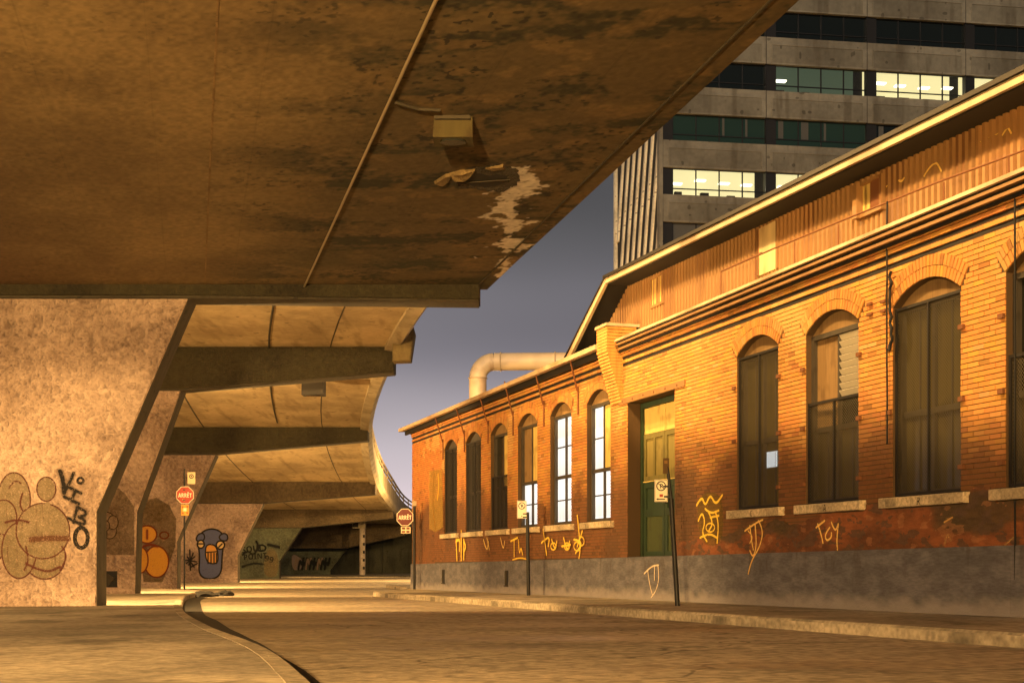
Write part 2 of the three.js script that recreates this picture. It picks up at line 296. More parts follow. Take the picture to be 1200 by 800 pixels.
// ---------------------------------------------------------------- viaduct
const viaduct = thing('concrete_viaduct', 'curving concrete road viaduct on flared graffitied piers over the left side of the street', 'viaduct');
const NEAR = 5.14;                                   // height of the near soffit over the eye
const tabZ = [-40, 0, 25, 40, 57, 76, 96, 114, 135], tabX = [15.16, 5.6, -.36, -3.5, -6.13, -7.7, -8.5, -8.9, -8.3], tabY = [6.9, 6.9, 6.62, 6.4, 5.74, 4.57, 3.83, 3.35, 3.1];
function table(tz, tv) { const m = tz.map((z, i) => { const a = Math.max(0, i - 1), b = Math.min(tz.length - 1, i + 1); return (tv[b] - tv[a]) / (tz[b] - tz[a]); });
  return (z) => { let k = 0; while (k < tz.length - 2 && z > tz[k + 1]) k++; const h = tz[k + 1] - tz[k], t = clamp((z - tz[k]) / h), t2 = t * t, t3 = t2 * t; return (2 * t3 - 3 * t2 + 1) * tv[k] + (t3 - 2 * t2 + t) * h * m[k] + (3 * t2 - 2 * t3) * tv[k + 1] + (t3 - t2) * h * m[k + 1]; }; }
const slabY = table(tabZ, tabY);
const edgeT = table(tabZ.slice(2), tabX.slice(2)), edgeX = (z) => z < 25 ? 5.6 - .2386 * z : edgeT(z);
{ // near span: a box girder with a flat soffit, 20 m wide
  const z0 = -34, z1 = 25.35, n = 14, rings = [], y0 = NEAR + E, pos = [], uv = [];
  for (let i = 0; i <= n; i++) { const z = lerp(z0, z1, i / n), x = edgeX(z); rings.push([[x - 20, y0 + .03, -z], [x - .03, y0 + .03, -z], [x, y0 + .06, -z], [x, y0 + 1.75, -z], [x - 20, y0 + 1.75, -z]]); }
  put('box_girder', loft(rings), M.edgeDark, viaduct);
  for (let i = 0; i < 30; i++) { const a = lerp(z0, z1, i / 30), b = lerp(z0, z1, (i + 1) / 30), f = (z, u) => { pos.push(edgeX(z) - .035 - 19.9 * (1 - u), y0 + .005, -z); uv.push(1 - (1 - u) * 19.9 / 12, (z - 9.5) / 17); }; f(a, 0); f(a, 1); f(b, 1); f(a, 0); f(b, 1); f(b, 0); }
  const g = new THREE.BufferGeometry(); g.setAttribute('position', new THREE.BufferAttribute(new Float32Array(pos), 3)); g.setAttribute('uv', new THREE.BufferAttribute(new Float32Array(uv), 2)); g.computeVertexNormals();
  put('soffit', g, M.soffit, viaduct);
  const along = (o, w, h, za, zb, drop = 0) => { const rs = []; for (let i = 0; i <= 8; i++) { const z = lerp(za, zb, i / 8), x = edgeX(z) - o; rs.push([[x - w / 2, y0 + .01 - drop, -z], [x - w / 2, y0 + .004 - h - drop, -z], [x + w / 2, y0 + .004 - h - drop, -z], [x + w / 2, y0 + .01 - drop, -z]]); } return loft(rs); };
  put('drip_strip', along(.30, .025, .02, z0, z1), M.edgeDark, viaduct);
  const jm = std({ map: rep(T.concrete, 1.5), color: rgb(.62, .42, .2) }); put('soffit_joint', along(5.35, .022, .004, z0, z1), jm, viaduct); put('soffit_joint', along(9.2, .02, .004, z0, z1), jm, viaduct);
  put('conduit', bar([edgeX(0) - 3.25, y0 - .035, 0], [edgeX(25.3) - 3.52, y0 - .035, -25.3], .018, 8), std({ color: rgb(.34, .29, .18), roughness: .5, metalness: .2 }), viaduct);
  put('conduit', [bar([PX(463, 14.98), y0 - .02, -14.98], [PX(490, 15.2), y0 - .02, -15.2], .02), bar([PX(490, 15.2), y0 - .02, -15.2], [PX(516, 15.24), y0 - .02, -15.24], .02)], M.edgeDark, viaduct);
  // parapet of the near span
  const pr = []; for (let i = 0; i <= n; i++) { const z = lerp(z0, z1, i / n), x = edgeX(z); pr.push([[x - .3, y0 + 1.75, -z], [x + .02, y0 + 1.75, -z], [x + .02, y0 + 2.65, -z], [x - .3, y0 + 2.65, -z]]); }
  put('parapet', loft(pr), M.parapet, viaduct);
  put('rail', loft(Array.from({ length: n + 1 }, (_, i) => { const z = lerp(z0, z1, i / n), x = edgeX(z) - .06, y = y0 + 2.86; return [[x - .045, y - .045, -z], [x + .045, y - .045, -z], [x + .045, y + .045, -z], [x - .045, y + .045, -z]]; })), M.galv, viaduct);
  for (let z = z0 + 1; z < z1; z += 3) put('rail_post', box(.05, .2, .05, edgeX(z) - .06, y0 + 2.74, -z), M.galv, viaduct);
  // spalled hole: broken edges hanging down round a flat black core, pale lime run-off beside it
  const H = (px, py) => { const Z = NEAR * F / (HY - py); return [PX(px, Z), y0, -Z]; };
  const chip = (pts, d, m, nm) => { const P = pts.map(([a, b]) => H(a, b)), c = P.reduce((s, p) => [s[0] + p[0] / P.length, 0, s[2] + p[2] / P.length], [0, 0, 0]); const top = P.map((p) => [p[0], y0 + .012, p[2]]), bot = P.map((p, i) => [lerp(p[0], c[0], .12), y0 - d * (.45 + hash(i, pts.length, 7)), lerp(p[2], c[2], .12)]); put(nm, loft([top, bot]), m, viaduct); };
  const flake = std({ map: rep(T.concrete, .5), color: rgb(.62, .48, .24), bumpMap: rep(T.grain, .5), bumpScale: .03 });
  const flatOn = (nm, pts, dy, m) => { const P = pts.map(([a, b]) => H(a, b)), g = new THREE.ShapeGeometry(shapeOf(P.map((p) => [p[0], p[2]]))).rotateX(Math.PI / 2), q = g.attributes.position; for (let i = 0; i < q.count; i++) q.setY(i, y0 - dy); put(nm, uvBox(g), m, viaduct); };
  const rag = (pts, n, ax, ay, sd) => { const o = []; pts.forEach((p, i) => { const q = pts[(i + 1) % pts.length]; for (let k = 0; k < n; k++) { const t = k / n; o.push([lerp(p[0], q[0], t) + (hash(i, k, sd) - .5) * ax, lerp(p[1], q[1], t) + (hash(i, k, sd + 1) - .5) * ay]); } }); return o; };
  flatOn('spalled_hole', rag([[524, 206], [550, 196], [584, 192], [606, 198], [608, 214], [592, 224], [562, 222], [536, 218]], 7, 6, 3.5, 74), .004, std({ map: rep(T.concrete, .8), color: rgb(.20, .20, .17), bumpMap: rep(T.stucco, 1.5), bumpScale: .12 }));
  flatOn('hollow_shade', rag([[540, 209], [562, 203], [590, 205], [596, 213], [575, 219], [552, 217]], 6, 5, 3, 76), .007, M.black);  // flat black patch: shade of the hollow put into the colour
  for (const [p, q] of [[[536, 213], [598, 209]]]) { const A = H(...p), C = H(...q); put('rebar', bar([A[0], y0 - .018, A[2]], [C[0], y0 - .018, C[2]], .009), M.edgeDark, viaduct); }
  chip([[508, 213], [522, 204], [530, 203], [526, 212], [518, 216]], .04, flake, 'loose_concrete'); chip([[526, 203], [540, 199], [558, 197], [552, 203], [545, 208], [531, 207]], .05, flake, 'loose_concrete'); chip([[568, 196], [590, 192], [592, 196], [576, 199]], .03, flake, 'loose_concrete');
}
{ // beyond the first pier: slab on tapered crossbeams, with an edge ledge, parapet and railing
  const Z = []; for (let z = 25.2; z <= 135; z += 2.75) Z.push(z);
  const ring = (f) => Z.map((z) => f(edgeX(z), slabY(z) + E, -z));
  put('deck_slab', loft(ring((x, y, z) => [[x - 20, y, z], [x - .3, y, z], [x - .3, y + .55, z], [x - 20, y + .55, z]])), M.slab, viaduct);
  put('edge_ledge', loft(ring((x, y, z) => [[x - .3, y - .10, z], [x + .05, y - .16, z], [x + .22, y + .02, z], [x + .22, y + .3, z], [x - .3, y + .3, z]])), M.parapet, viaduct);
  put('parapet', loft(ring((x, y, z) => [[x - .12, y + .3, z], [x + .12, y + .3, z], [x + .07, y + 1.5, z], [x - .12, y + 1.5, z]])), M.parapet, viaduct);
  for (const h of [1.78, 2.1]) put('rail', tube(Z.filter((z, i) => z > 30 && i % 2 === 0).map((z) => [edgeX(z) + .02, slabY(z) + E + h, -z]), .07, 6, 60), M.parapet, viaduct);
  for (let z = 32; z < 134; z += 5.2) put('rail_post', bar([edgeX(z) + .02, slabY(z) + E + 1.45, -z], [edgeX(z) + .02, slabY(z) + E + 2.1, -z], .05), M.parapet, viaduct);
  const cz = Z.filter((z) => z > 26 && z < 56); put('conduit', tube(cz.map((z) => [edgeX(z) - 3.72 - (z > 50 ? 0 : 0), slabY(z) + E - .03, -z]), .03, 6, 40), M.edgeDark, viaduct);
  put('conduit', bar([PX(350, 50), slabY(50) + E - .03, -58.2], [PX(385, 66), slabY(66) + E - .03, -68], .03), M.edgeDark, viaduct);
  for (const [o, n] of [[6.9, .03], [1.9, .02]]) put('slab_joint', loft(Z.filter((z) => z < 120).map((z) => { const x = edgeX(z) - o, y = slabY(z) + E; return [[x - n, y + .01, -z], [x - n, y - .006, -z], [x + n, y - .006, -z], [x + n, y + .01, -z]]; })), M.edgeDark, viaduct);
}
const piers = [ // depth, base x, knee [x, y], flare top [x, y], beam: bottom y at flare, tip x, tip bottom y
  { Z: 25, b: 112, k: [112, 600], t: [225, 337], tip: 562, tb: 352, bb: 347 },
  { Z: 40, b: 157, k: [160, 600], t: [212, 456], tip: 462, tb: 436, bb: 456 },
  { Z: 57, b: 207, k: [207, 634], t: [252, 533], tip: 431, tb: 516, bb: 531 },
  { Z: 76, b: 278, k: [278, 651], t: [308, 590], tip: 440, tb: 579, bb: 589 },
  { Z: 96, b: 327, k: [327, 658], t: [353, 618], tip: 461, tb: 607, bb: 618, m: 'pierTeal' },
  { Z: 114, b: 387, k: [387, 668], t: [404, 646], tip: 475, tb: 627, bb: 642, m: 'pierTeal' },
];
const pierParts = piers.map((p, i) => {
  const x = (v) => PX(v, p.Z), y = (v) => PY(v, p.Z), th = .60, half = 2.5, cx = x(p.b) - half, z = -p.Z, g0 = G(cx, p.Z) - .5;
  const mir = (v) => 2 * cx - v, kx = x(p.k[0]), ky = y(p.k[1]), tx = x(p.t[0]), ty = y(p.t[1]);
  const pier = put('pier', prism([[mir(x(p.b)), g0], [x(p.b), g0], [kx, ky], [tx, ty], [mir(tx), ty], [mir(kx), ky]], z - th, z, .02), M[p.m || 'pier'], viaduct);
  // dark skin on the pier's side: shade under the flare put into colour
  put('pier_side_shade', loft([[[x(p.b) + .012, g0, z - th - .01], [x(p.b) + .012, g0, z - .03], [x(p.b) - .1, g0, z - .03], [x(p.b) - .1, g0, z - th - .01]], [[kx + .012, ky, z - th - .01], [kx + .012, ky, z - .03], [kx - .1, ky, z - .03], [kx - .1, ky, z - th - .01]], [[tx + .012, ty - .01, z - th - .01], [tx + .012, ty - .01, z - .03], [tx - .1, ty - .01, z - .03], [tx - .1, ty - .01, z - th - .01]]]), M.edgeDark, pier);
  const top = i ? slabY(p.Z) + E + .05 : NEAR + E + .1, ex = x(p.tip), eb = y(p.tb), bb = y(p.bb);
  const cap = prism([[mir(ex), eb], [mir(tx), bb], [tx, bb], [ex, eb], [ex, top], [mir(ex), top]], z - .62, z + .14, .015);
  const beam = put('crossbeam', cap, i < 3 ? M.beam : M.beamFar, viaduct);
  put('beam_edge', loft([[[mir(tx), bb - .004, z + .10], [mir(tx), bb - .004, z - .58], [mir(tx), bb - .05, z - .58], [mir(tx), bb - .05, z + .10]], [[tx, bb - .004, z + .10], [tx, bb - .004, z - .58], [tx, bb - .05, z - .58], [tx, bb - .05, z + .10]], [[ex - .02, eb - .004, z + .10], [ex - .02, eb - .004, z - .58], [ex - .02, eb - .03, z - .58], [ex - .02, eb - .03, z + .10]]]), M.edgeDark, beam);
  return pier;
});
// graffiti on the piers
const pierMap = (Z) => (px, py) => [PX(px, Z), PY(py, Z)];
function pierPaint(i, r, scale, draw, label) { const Z = piers[i].Z; return paint('graffiti', PX(r[0], Z), PX(r[2], Z), PY(r[3], Z), PY(r[1], Z), -Z + .008, scale, draw, pierParts[i], pierMap(Z), label); }
pierPaint(0, [-60, 540, 112, 700], 260, (a) => {
  const O = 'rgba(62,20,12,.85)', f = 'rgba(112,100,72,.55)';
  for (const r of [[-30, 590, 16, 24], [-14, 630, 22, 30], [16, 586, 19, 32], [4, 606, 15, 20], [52, 652, 24, 26], [22, 645, 20, 32], [50, 622, 31, 32], [54, 573, 11, 14]]) a.ring(...r, f, .024, O);
  a.poly([[44, 588], [50, 592], [56, 586], [60, 592], [50, 596]], f); a.line([[30, 640], [34, 655], [28, 668]], .02, O); a.line([[72, 640], [80, 650], [70, 668]], .02, O); a.line([[10, 572], [16, 562], [24, 566]], .018, O);
  for (let i = 0; i < 26; i++) { const x = -40 + 130 * hash(i, 1, 91), y = 585 + 80 * hash(i, 2, 91); a.line([[x, y], [x + 2 * hash(i, 4, 91), y + 8 + 22 * hash(i, 3, 91)]], .008, 'rgba(62,30,16,.35)'); }
  a.line([[26, 578], [22, 590], [26, 598]], .025, O); a.line([[36, 632], [58, 630], [80, 631]], .10, 'rgba(70,32,18,.55)'); a.line([[6, 612], [20, 608], [34, 612]], .03, O); a.line([[30, 660], [52, 672], [70, 664]], .03, O);
  const K = 'rgba(10,6,4,.96)';
  a.line([[70, 552], [74, 562], [75, 577]], .075, K); a.line([[75, 577], [81, 566], [86, 554]], .05, K); a.ring(94, 563, 3.4, 3.2, null, .045, K);
  a.line([[81, 571], [95, 578]], .045, K); a.line([[88, 575], [84, 585]], .05, K); a.line([[75, 582], [92, 590]], .05, K);
  a.line([[91, 594], [87, 604], [86, 612]], .05, K); a.line([[90, 594], [100, 598], [101, 604], [89, 605], [100, 609], [98, 616], [80, 607]], .045, K);
  a.ring(95, 630, 7.5, 11.5, null, .075, K); a.line([[95, 618], [93, 612]], .04, K);
}, 'olive bubble letters and a black handwritten tag');
pierPaint(1, [90, 560, 157, 688], 200, (a) => { const O = 'rgba(40,22,12,.8)'; a.flat([[104, 650], [106, 592], [116, 580], [128, 572], [136, 570], [146, 578], [157, 594], [157, 650]], 'rgba(70,55,18,.5)');
  for (const r of [[124, 608, 9, 8], [128, 622, 8, 9], [118, 626, 7, 10], [132, 612, 6, 8], [121, 616, 7, 7]]) a.ring(...r, 'rgba(90,70,25,.35)', .03, O); }, 'dark scribbled loops');
pierPaint(2, [157, 578, 207, 682], 120, (a) => { const O = 'rgba(96,34,10,.95)', f = 'rgba(204,146,44,.78)', sh = [[162, 640], [163, 600], [170, 586], [183, 583], [198, 592], [206, 608], [205, 640], [190, 682], [168, 682]];
  a.flat(sh, 'rgba(84,66,22,.55)'); for (const r of [[172, 626, 11, 10], [183, 658, 14, 18], [164, 656, 9, 15], [192, 627, 5, 4]]) a.ring(...r, r[0] > 190 ? null : f, .06, O); a.line([[172, 621], [172, 631]], .07, O); a.line([[168, 640], [176, 637], [184, 640]], .08, O); }, 'orange bubble letters');
pierPaint(3, [216, 612, 274, 678], 110, (a) => { const K = 'rgba(22,18,16,.95)', B = 'rgba(86,94,130,.95)';
  a.poly([[232, 678], [234, 650], [231, 634], [235, 624], [245, 619], [257, 621], [263, 630], [260, 648], [259, 678]], B, .09, K);
  a.poly([[229, 634], [231, 626], [238, 624], [240, 630], [237, 634]], B, .08, K); a.poly([[256, 628], [262, 624], [267, 627], [266, 634], [258, 633]], B, .08, K);
  a.ring(235, 637.5, 4, 4.6, 'rgba(220,190,130,.95)', .09, K); a.ring(258, 638.5, 4.8, 4.8, 'rgba(220,190,130,.95)', .09, K); a.line([[232, 637], [238, 637]], .06, K); a.line([[256, 641], [260, 637]], .06, K);
  a.poly([[240, 640], [246, 637], [254, 640], [256, 658], [250, 661], [241, 658]], 'rgba(206,150,70,.97)', .08, K); for (const x of [243.5, 247, 250.5, 253.5]) a.line([[x, 648], [x, 660]], .055, K); a.line([[241, 647], [255, 646]], .05, K);
  for (const [p, q] of [[[218, 660], [228, 652]], [[219, 652], [227, 664]], [[222, 644], [223, 668]], [[217, 656], [230, 658]], [[226, 648], [221, 662]], [[224, 664], [231, 660]]]) a.line([p, q], .06, K); }, 'grey head with round eyes and bared teeth, scribble beside it');
pierPaint(4, [280, 624, 328, 676], 90, (a) => { const K = 'rgba(8,12,10,.95)'; a.poly([[308, 676], [310, 650], [318, 640], [326, 650], [326, 676]], 'rgba(120,104,70,.5)'); a.c.fillStyle = K; const w = (t, px, py, h, r) => { const [x, y] = a.P(px, py); a.c.save(); a.c.translate(x, y); a.c.rotate(r); a.c.font = `bold ${h * a.scale}px sans-serif`; a.c.fillText(t, 0, 0); a.c.restore(); };
  w('SOUL', 283, 648, .62, -.12); w('POINT', 285, 656, .55, -.08); w('99', 309, 657, .6, .25); a.line([[284, 650], [290, 644], [296, 651], [302, 643]], .1, K); a.ring(306, 642, 5, 3.5, null, .12, K); a.line([[300, 634], [304, 642], [300, 645]], .12, K); a.line([[314, 638], [322, 640], [332, 642]], .16, K); a.line([[284, 664], [296, 659], [308, 661]], .1, K); }, 'black lettering');
pierPaint(5, [336, 640, 388, 672], 80, (a) => { const K = 'rgba(14,18,14,.9)', P = 'rgba(150,132,120,.75)'; a.poly([[342, 668], [341, 648], [350, 652], [358, 660], [352, 668]], P); for (let i = 0; i < 9; i++) { const x = 345 + i * 4.4; a.line([[x, 667], [x + 2, 650 + (i % 3) * 3], [x + 4, 664], [x + 6, 654]], .14, i % 3 ? K : 'rgba(130,110,90,.8)'); } }, 'pale and black wild lettering');
{ // small dark vent low on the second pier
  const Z = 40, g = put('vent', [span(PX(124, Z), PX(137, Z), PY(688, Z), PY(669, Z), -Z - .02, -Z + .02)], M.black, pierParts[1]);
  put('vent_flap', loft([[[PX(126, Z), PY(687, Z), -Z + .02], [PX(126, Z), PY(672, Z), -Z + .02], [PX(126, Z), PY(672, Z), -Z + .05], [PX(126, Z), PY(687, Z), -Z + .05]], [[PX(134, Z), PY(679, Z), -Z + .02], [PX(134, Z), PY(677, Z), -Z + .02], [PX(134, Z), PY(677, Z), -Z + .12], [PX(134, Z), PY(679, Z), -Z + .12]]]), M.edgeDark, g);
}
// closing wall under the far end
{
  const w = thing('retaining_wall', 'dark concrete wall closing the far end under the viaduct', 'wall', [0, 0, -124]);
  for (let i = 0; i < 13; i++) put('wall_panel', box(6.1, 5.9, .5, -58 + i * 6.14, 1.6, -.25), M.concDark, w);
  put('coping', box(80, .25, .7, -21, 4.65, -.2), M.edgeDark, w);
}
{ // pale column with a square head, far under the viaduct
  const Z = 108, x = PX(424.5, Z), y0 = G(x, Z), t = PY(619, Z), h = t - y0;
  const c = thing('concrete_column', 'slender pale column with square head before the dark far wall', 'column', [x, y0, -Z]);
  const s = (k) => { const o = []; for (let i = 0; i < 12; i++) { const a = i / 12 * Math.PI * 2; o.push([.24 * Math.cos(a), k, .24 * Math.sin(a)]); } return o; };
  put('shaft', loft([s(h), s(0)]), std({ map: rep(T.concrete, 3), color: rgb(1.3, 1.2, 1.15) }), c); put('head', box(1.0, .62, .8, -.25, h + .31, 0), M.parapet, c); put('dark_face', box(.44, .5, .04, -.5, h + .33, .42), M.black, c);
  put('paint_flakes', [0, 1, 2, 3, 4].map((i) => box(.16, .22, .02, .14, h * (.15 + .17 * i), .25)), M.black, c);
}

// fittings that hang under or on the viaduct
function underLight(px, py, Z, yTop, w, label, lens, hgt) {
  const t = thing('floodlight_box', label, 'floodlight', [PX(px, Z), yTop + E, -Z]);
  put('housing', loft([[[-w / 2, -hgt, w * .3], [w / 2, -hgt, w * .3], [w / 2, -hgt, -w * .5], [-w / 2, -hgt, -w * .5]].reverse(), [[-w * .46, 0, w * .42], [w * .5, 0, w * .42], [w * .5, 0, -w * .5], [-w * .46, 0, -w * .5]].reverse()]), lens, t);
  const o = []; for (let i = 0; i < 20; i++) { const a = i / 20 * Math.PI * 2; o.push([w * .33 * Math.cos(a), w * .22 * Math.sin(a)]); }
  put('lens', prism(o, -.01, .02).rotateX(Math.PI / 2).translate(0, -hgt - .005, 0), M.darkPane, t);
  const rimG = new THREE.TorusGeometry(w * .3, w * .025, 6, 24).scale(1, .66, 1).rotateX(Math.PI / 2).translate(0, -hgt - .01, 0); put('rim', uvBox(rimG), M.rust, t); put('bracket', box(w * .9, .04, w * 1.05, 0, .0 - .02, 0), M.edgeDark, t);
}
underLight(531, 128, 15.7, NEAR, .46, 'olive box floodlight under the near soffit beside the conduit', std({ map: rep(T.metal, 1), color: rgb(.13, .14, .065) }), .22);
underLight(367, 447, 45, slabY(45), .74, 'small dark box hanging under the slab between the second and third beams', M.darkMetal, .64);
{ const Z = 39, t = thing('speaker_box', 'brown box bolted to the outer edge of the viaduct above the street', 'fixture box', [edgeX(Z) + .16, slabY(Z) + E + .1, -Z]); put('case', prism([[-.28, -.72], [.24, -.70], [.36, .1], [.22, .62], [-.1, .62], [-.28, .2]], -.3, .3, .03), std({ map: rep(T.concrete, 2), color: rgb(.5, .42, .22) }), t); put('bracket', [box(.5, .06, .3, -.15, .1, 0)], M.rust, t); }

// ---------------------------------------------------------------- brick building
const B = thing('brick_building', 'long orange brick industrial building with arched windows and a metal clad attic', 'building', [XC, E - BY, -ZC], -Math.acos(DX));
const Y = (rel) => rel + BY, SEND = 44;
const wins = [[520, 537], [546, 564], [575, 595], [607, 630], [645, 670], [688, 716], [864, 913], [945, 1007], [1047, 1127]].map(([a, b]) => [WS(a), WS(b)]);
wins[0] = [4.45, 5.98]; wins.push([31.83, 33.4], [34.9, 36.45], [37.9, 39.45]);
const SILL = Y(.93), SPRING = Y(3.60), RISE = .26;
const archOf = ([a, b]) => { const w = b - a, R = (w * w / 4 + RISE * RISE) / (2 * RISE); return { cx: (a + b) / 2, w, R, cy: SPRING + RISE - R, al: Math.asin(w / 2 / R) }; };
function opening([a, b], g = 0) { const A = archOf([a, b]), p = [[a - g, SILL - g], [b + g, SILL - g], [b + g, SPRING]]; for (let i = 1; i < 12; i++) { const t = A.al * (1 - 2 * i / 12); p.push([A.cx + A.R * Math.sin(t), A.cy + A.R * Math.cos(t)]); } p.push([a - g, SPRING]); return p; }
const DOOR = [19.62, 22.0, Y(.02), L(762, 465).y];
const baseTop = (s) => lerp(Y(-.03), Y(.21), clamp(s / 31, 0, 1.3));
const botY = (s) => { const q = wallXZ(s, 0); return G(q[0], q[1]) - (E - BY) - .3; };
const wallTop = (s) => s < 19.0 ? Y(4.62) : Y(4.72);
{ // mortar wall with its openings, returns and back
  const holes = [...wins.map((w) => opening(w)), [[DOOR[0], DOOR[2]], [DOOR[1], DOOR[2]], [DOOR[1], DOOR[3]], [DOOR[0], DOOR[3]]]];
  put('wall', prism([[0, botY(0)], [SEND, botY(SEND)], [SEND, Y(4.72)], [19.0, Y(4.72)], [19.0, Y(4.60)], [0, Y(4.60)]], -.42, 0, 0, holes), M.mortar, B);
  put('end_wall', span(0, .4, botY(0), Y(4.60), -.43, -14), M.mortar, B); put('end_wall', span(SEND - .4, SEND, botY(SEND), Y(4.7), -.43, -14), M.mortar, B); put('back_wall', span(0, SEND, botY(0), Y(4.6), -14.3, -14), M.mortar, B);
  put('floor', span(.4, SEND - .4, Y(-.1), Y(0), -13.9, -.45), M.concDark, B);
}
// bricks: 300 nearest ones as parts, the rest joined
const tints = []; for (let i = 0; i < 8; i++) tints.push([.60 + .09 * (rnd() - .5), .285 + .06 * (rnd() - .5), .065 + .02 * (rnd() - .5)]);
const COURSE = .0685, BL = .222, BH = .057, PROUD = .013;
{
  const inside = (x, y, m) => {
    if (x > DOOR[0] - m && x < DOOR[1] + m && y > DOOR[2] - m && y < DOOR[3] + m + .14) return true;
    for (const w of wins) { if (x < w[0] - .55 || x > w[1] + .55) continue; if (y < SILL - .16) continue; if (x > w[0] - m && x < w[1] + m && y < SPRING + .01) { if (y > SILL - .15 || 1) return y > SILL - .16; } const A = archOf(w), r = Math.hypot(x - A.cx, y - A.cy), t = Math.atan2(x - A.cx, y - A.cy); if (y >= SPRING - .3 && r < A.R + .28 && r > 0 && Math.abs(t) < A.al + .02 && y > A.cy) return true; }
    return false;
  };
  const pargeTop = (s) => s < 21.9 ? -9 : Y(.62) + .42 * smooth(22, 30, s) * fbm(s / 40, .3, 60, 4, 5, 301) * 2 - .2 + .3 * smooth(28, 32, s);
  const list = [];
  const tone = (x, y, i) => {                        // lower wall: paint, soot and deck shadow put into the brick colour
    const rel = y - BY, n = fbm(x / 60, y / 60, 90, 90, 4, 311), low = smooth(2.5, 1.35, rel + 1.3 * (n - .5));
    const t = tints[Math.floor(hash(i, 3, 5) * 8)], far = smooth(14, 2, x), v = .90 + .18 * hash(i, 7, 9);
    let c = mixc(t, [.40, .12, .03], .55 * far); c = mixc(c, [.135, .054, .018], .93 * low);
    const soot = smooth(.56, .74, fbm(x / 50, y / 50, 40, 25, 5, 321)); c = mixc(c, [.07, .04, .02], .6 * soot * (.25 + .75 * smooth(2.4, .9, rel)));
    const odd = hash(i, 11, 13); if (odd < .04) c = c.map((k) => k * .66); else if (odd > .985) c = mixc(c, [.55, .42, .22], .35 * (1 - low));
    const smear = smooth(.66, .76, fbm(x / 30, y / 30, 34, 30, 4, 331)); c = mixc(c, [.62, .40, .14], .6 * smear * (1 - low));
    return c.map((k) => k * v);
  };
  let id = 0; const cutters = [...wins.map((w) => [w[0], w[1], SILL - .16, SPRING]), [DOOR[0], DOOR[1], DOOR[2] - .3, DOOR[3] + .02]];
  for (let y = Y(-.02), r = 0; y < Y(4.70); y += COURSE, r++) {
    const cy = y + COURSE / 2, rel = cy - BY;
    if ([4.20, 4.345].some((g) => Math.abs(rel - g) < COURSE * .5)) continue;   // course left out where the shadow line under each string course goes
    for (let x = (r % 2) * BL / 2 - BL / 2; x < 42.5; x += BL) {
      const cx = x + BL / 2; id++; const q = hash(id, 1, 77);
      let a = Math.max(x, 0), b = x + BL, gone = false;
      for (const [w0, w1, lo, hi] of cutters) if (cy > lo && cy < hi && a < w1 && b > w0) { if (a < w0 - .02) b = w0; else if (b > w1 + .02) a = w1; else gone = true; }
      if (gone) continue; if (cy > wallTop(cx) - .01 || cy < baseTop(cx) + .02 || cy < pargeTop(cx) - .04) continue;
      // cut bricks at openings in steps
      const N = 6, ok = []; for (let k = 0; k < N; k++) ok.push(!inside(a + (b - a) * (k + .5) / N, cy, .0));
      if (!ok.some(Boolean)) continue; let k0 = ok.indexOf(true), k1 = ok.lastIndexOf(true); const aa = a + (b - a) * k0 / N, bb = a + (b - a) * (k1 + 1) / N; if (bb - aa < .018) continue;
      const corbel = rel > 4.20 ? .012 + (rel > 4.36 ? .012 : 0) + (rel > 4.4 ? .02 : 0) : 0;
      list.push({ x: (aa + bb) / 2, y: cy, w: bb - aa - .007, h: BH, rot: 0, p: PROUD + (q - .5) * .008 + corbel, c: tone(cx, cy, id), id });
    }
  }
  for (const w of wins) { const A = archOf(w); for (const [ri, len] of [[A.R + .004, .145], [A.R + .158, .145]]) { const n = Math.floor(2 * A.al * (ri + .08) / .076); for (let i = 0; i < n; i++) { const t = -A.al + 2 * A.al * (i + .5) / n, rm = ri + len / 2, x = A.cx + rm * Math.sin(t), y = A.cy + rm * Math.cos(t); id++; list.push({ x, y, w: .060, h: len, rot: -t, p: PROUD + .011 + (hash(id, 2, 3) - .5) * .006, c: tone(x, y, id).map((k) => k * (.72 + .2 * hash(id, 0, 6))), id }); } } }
  // nearest three hundred bricks in view stand for themselves
  const near = list.filter((b) => b.x < 31.8 && b.x > 29 && b.y < Y(4.05)).sort((a, b) => b.x - a.x).slice(0, 300), set = new Set(near);
  const g1 = box(1, 1, 1), mats = new Map();
  const brickMat = (c) => { const key = c.map((k) => Math.round(k * 24)).join(); if (!mats.has(key)) mats.set(key, std({ color: rgb(...c), roughness: .88, bumpMap: rep(T.grain, 2), bumpScale: .004 })); return mats.get(key); };
  const D = .05;
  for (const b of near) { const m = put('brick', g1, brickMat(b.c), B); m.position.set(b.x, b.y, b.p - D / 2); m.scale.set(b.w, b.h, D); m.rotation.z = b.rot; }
  const rest = list.filter((b) => !set.has(b)), im = new THREE.InstancedMesh(g1, std({ color: rgb(1, 1, 1), roughness: .88, bumpMap: rep(T.grain, 2), bumpScale: .004 }), rest.length), mm = new THREE.Matrix4(), qq = new THREE.Quaternion(), zax = new THREE.Vector3(0, 0, 1), col = new THREE.Color();
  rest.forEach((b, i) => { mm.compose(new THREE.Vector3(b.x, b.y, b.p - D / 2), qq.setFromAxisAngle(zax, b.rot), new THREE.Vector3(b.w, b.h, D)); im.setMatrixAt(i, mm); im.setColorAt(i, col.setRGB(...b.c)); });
  im.name = 'bricks'; im.userData.kind = 'stuff'; im.castShadow = im.receiveShadow = true; B.add(im);
  console.log('bricks', list.length);
  // smooth red-brown render over the lower brickwork at the near end
  const top = []; for (let s = 21.95; s <= 43; s += .12) top.push([s, Math.min(pargeTop(s) + .04 * (hash(Math.round(s * 100), 1, 4) - .5), SILL - .16)]);
  const cut = top.map(([s, y]) => [s, wins.some((w) => s > w[0] - .22 && s < w[1] + .22) ? Math.min(y, SILL - .17) : pargeTop(s) + .05 * (hash(Math.round(s * 100), 1, 4) - .5)]);
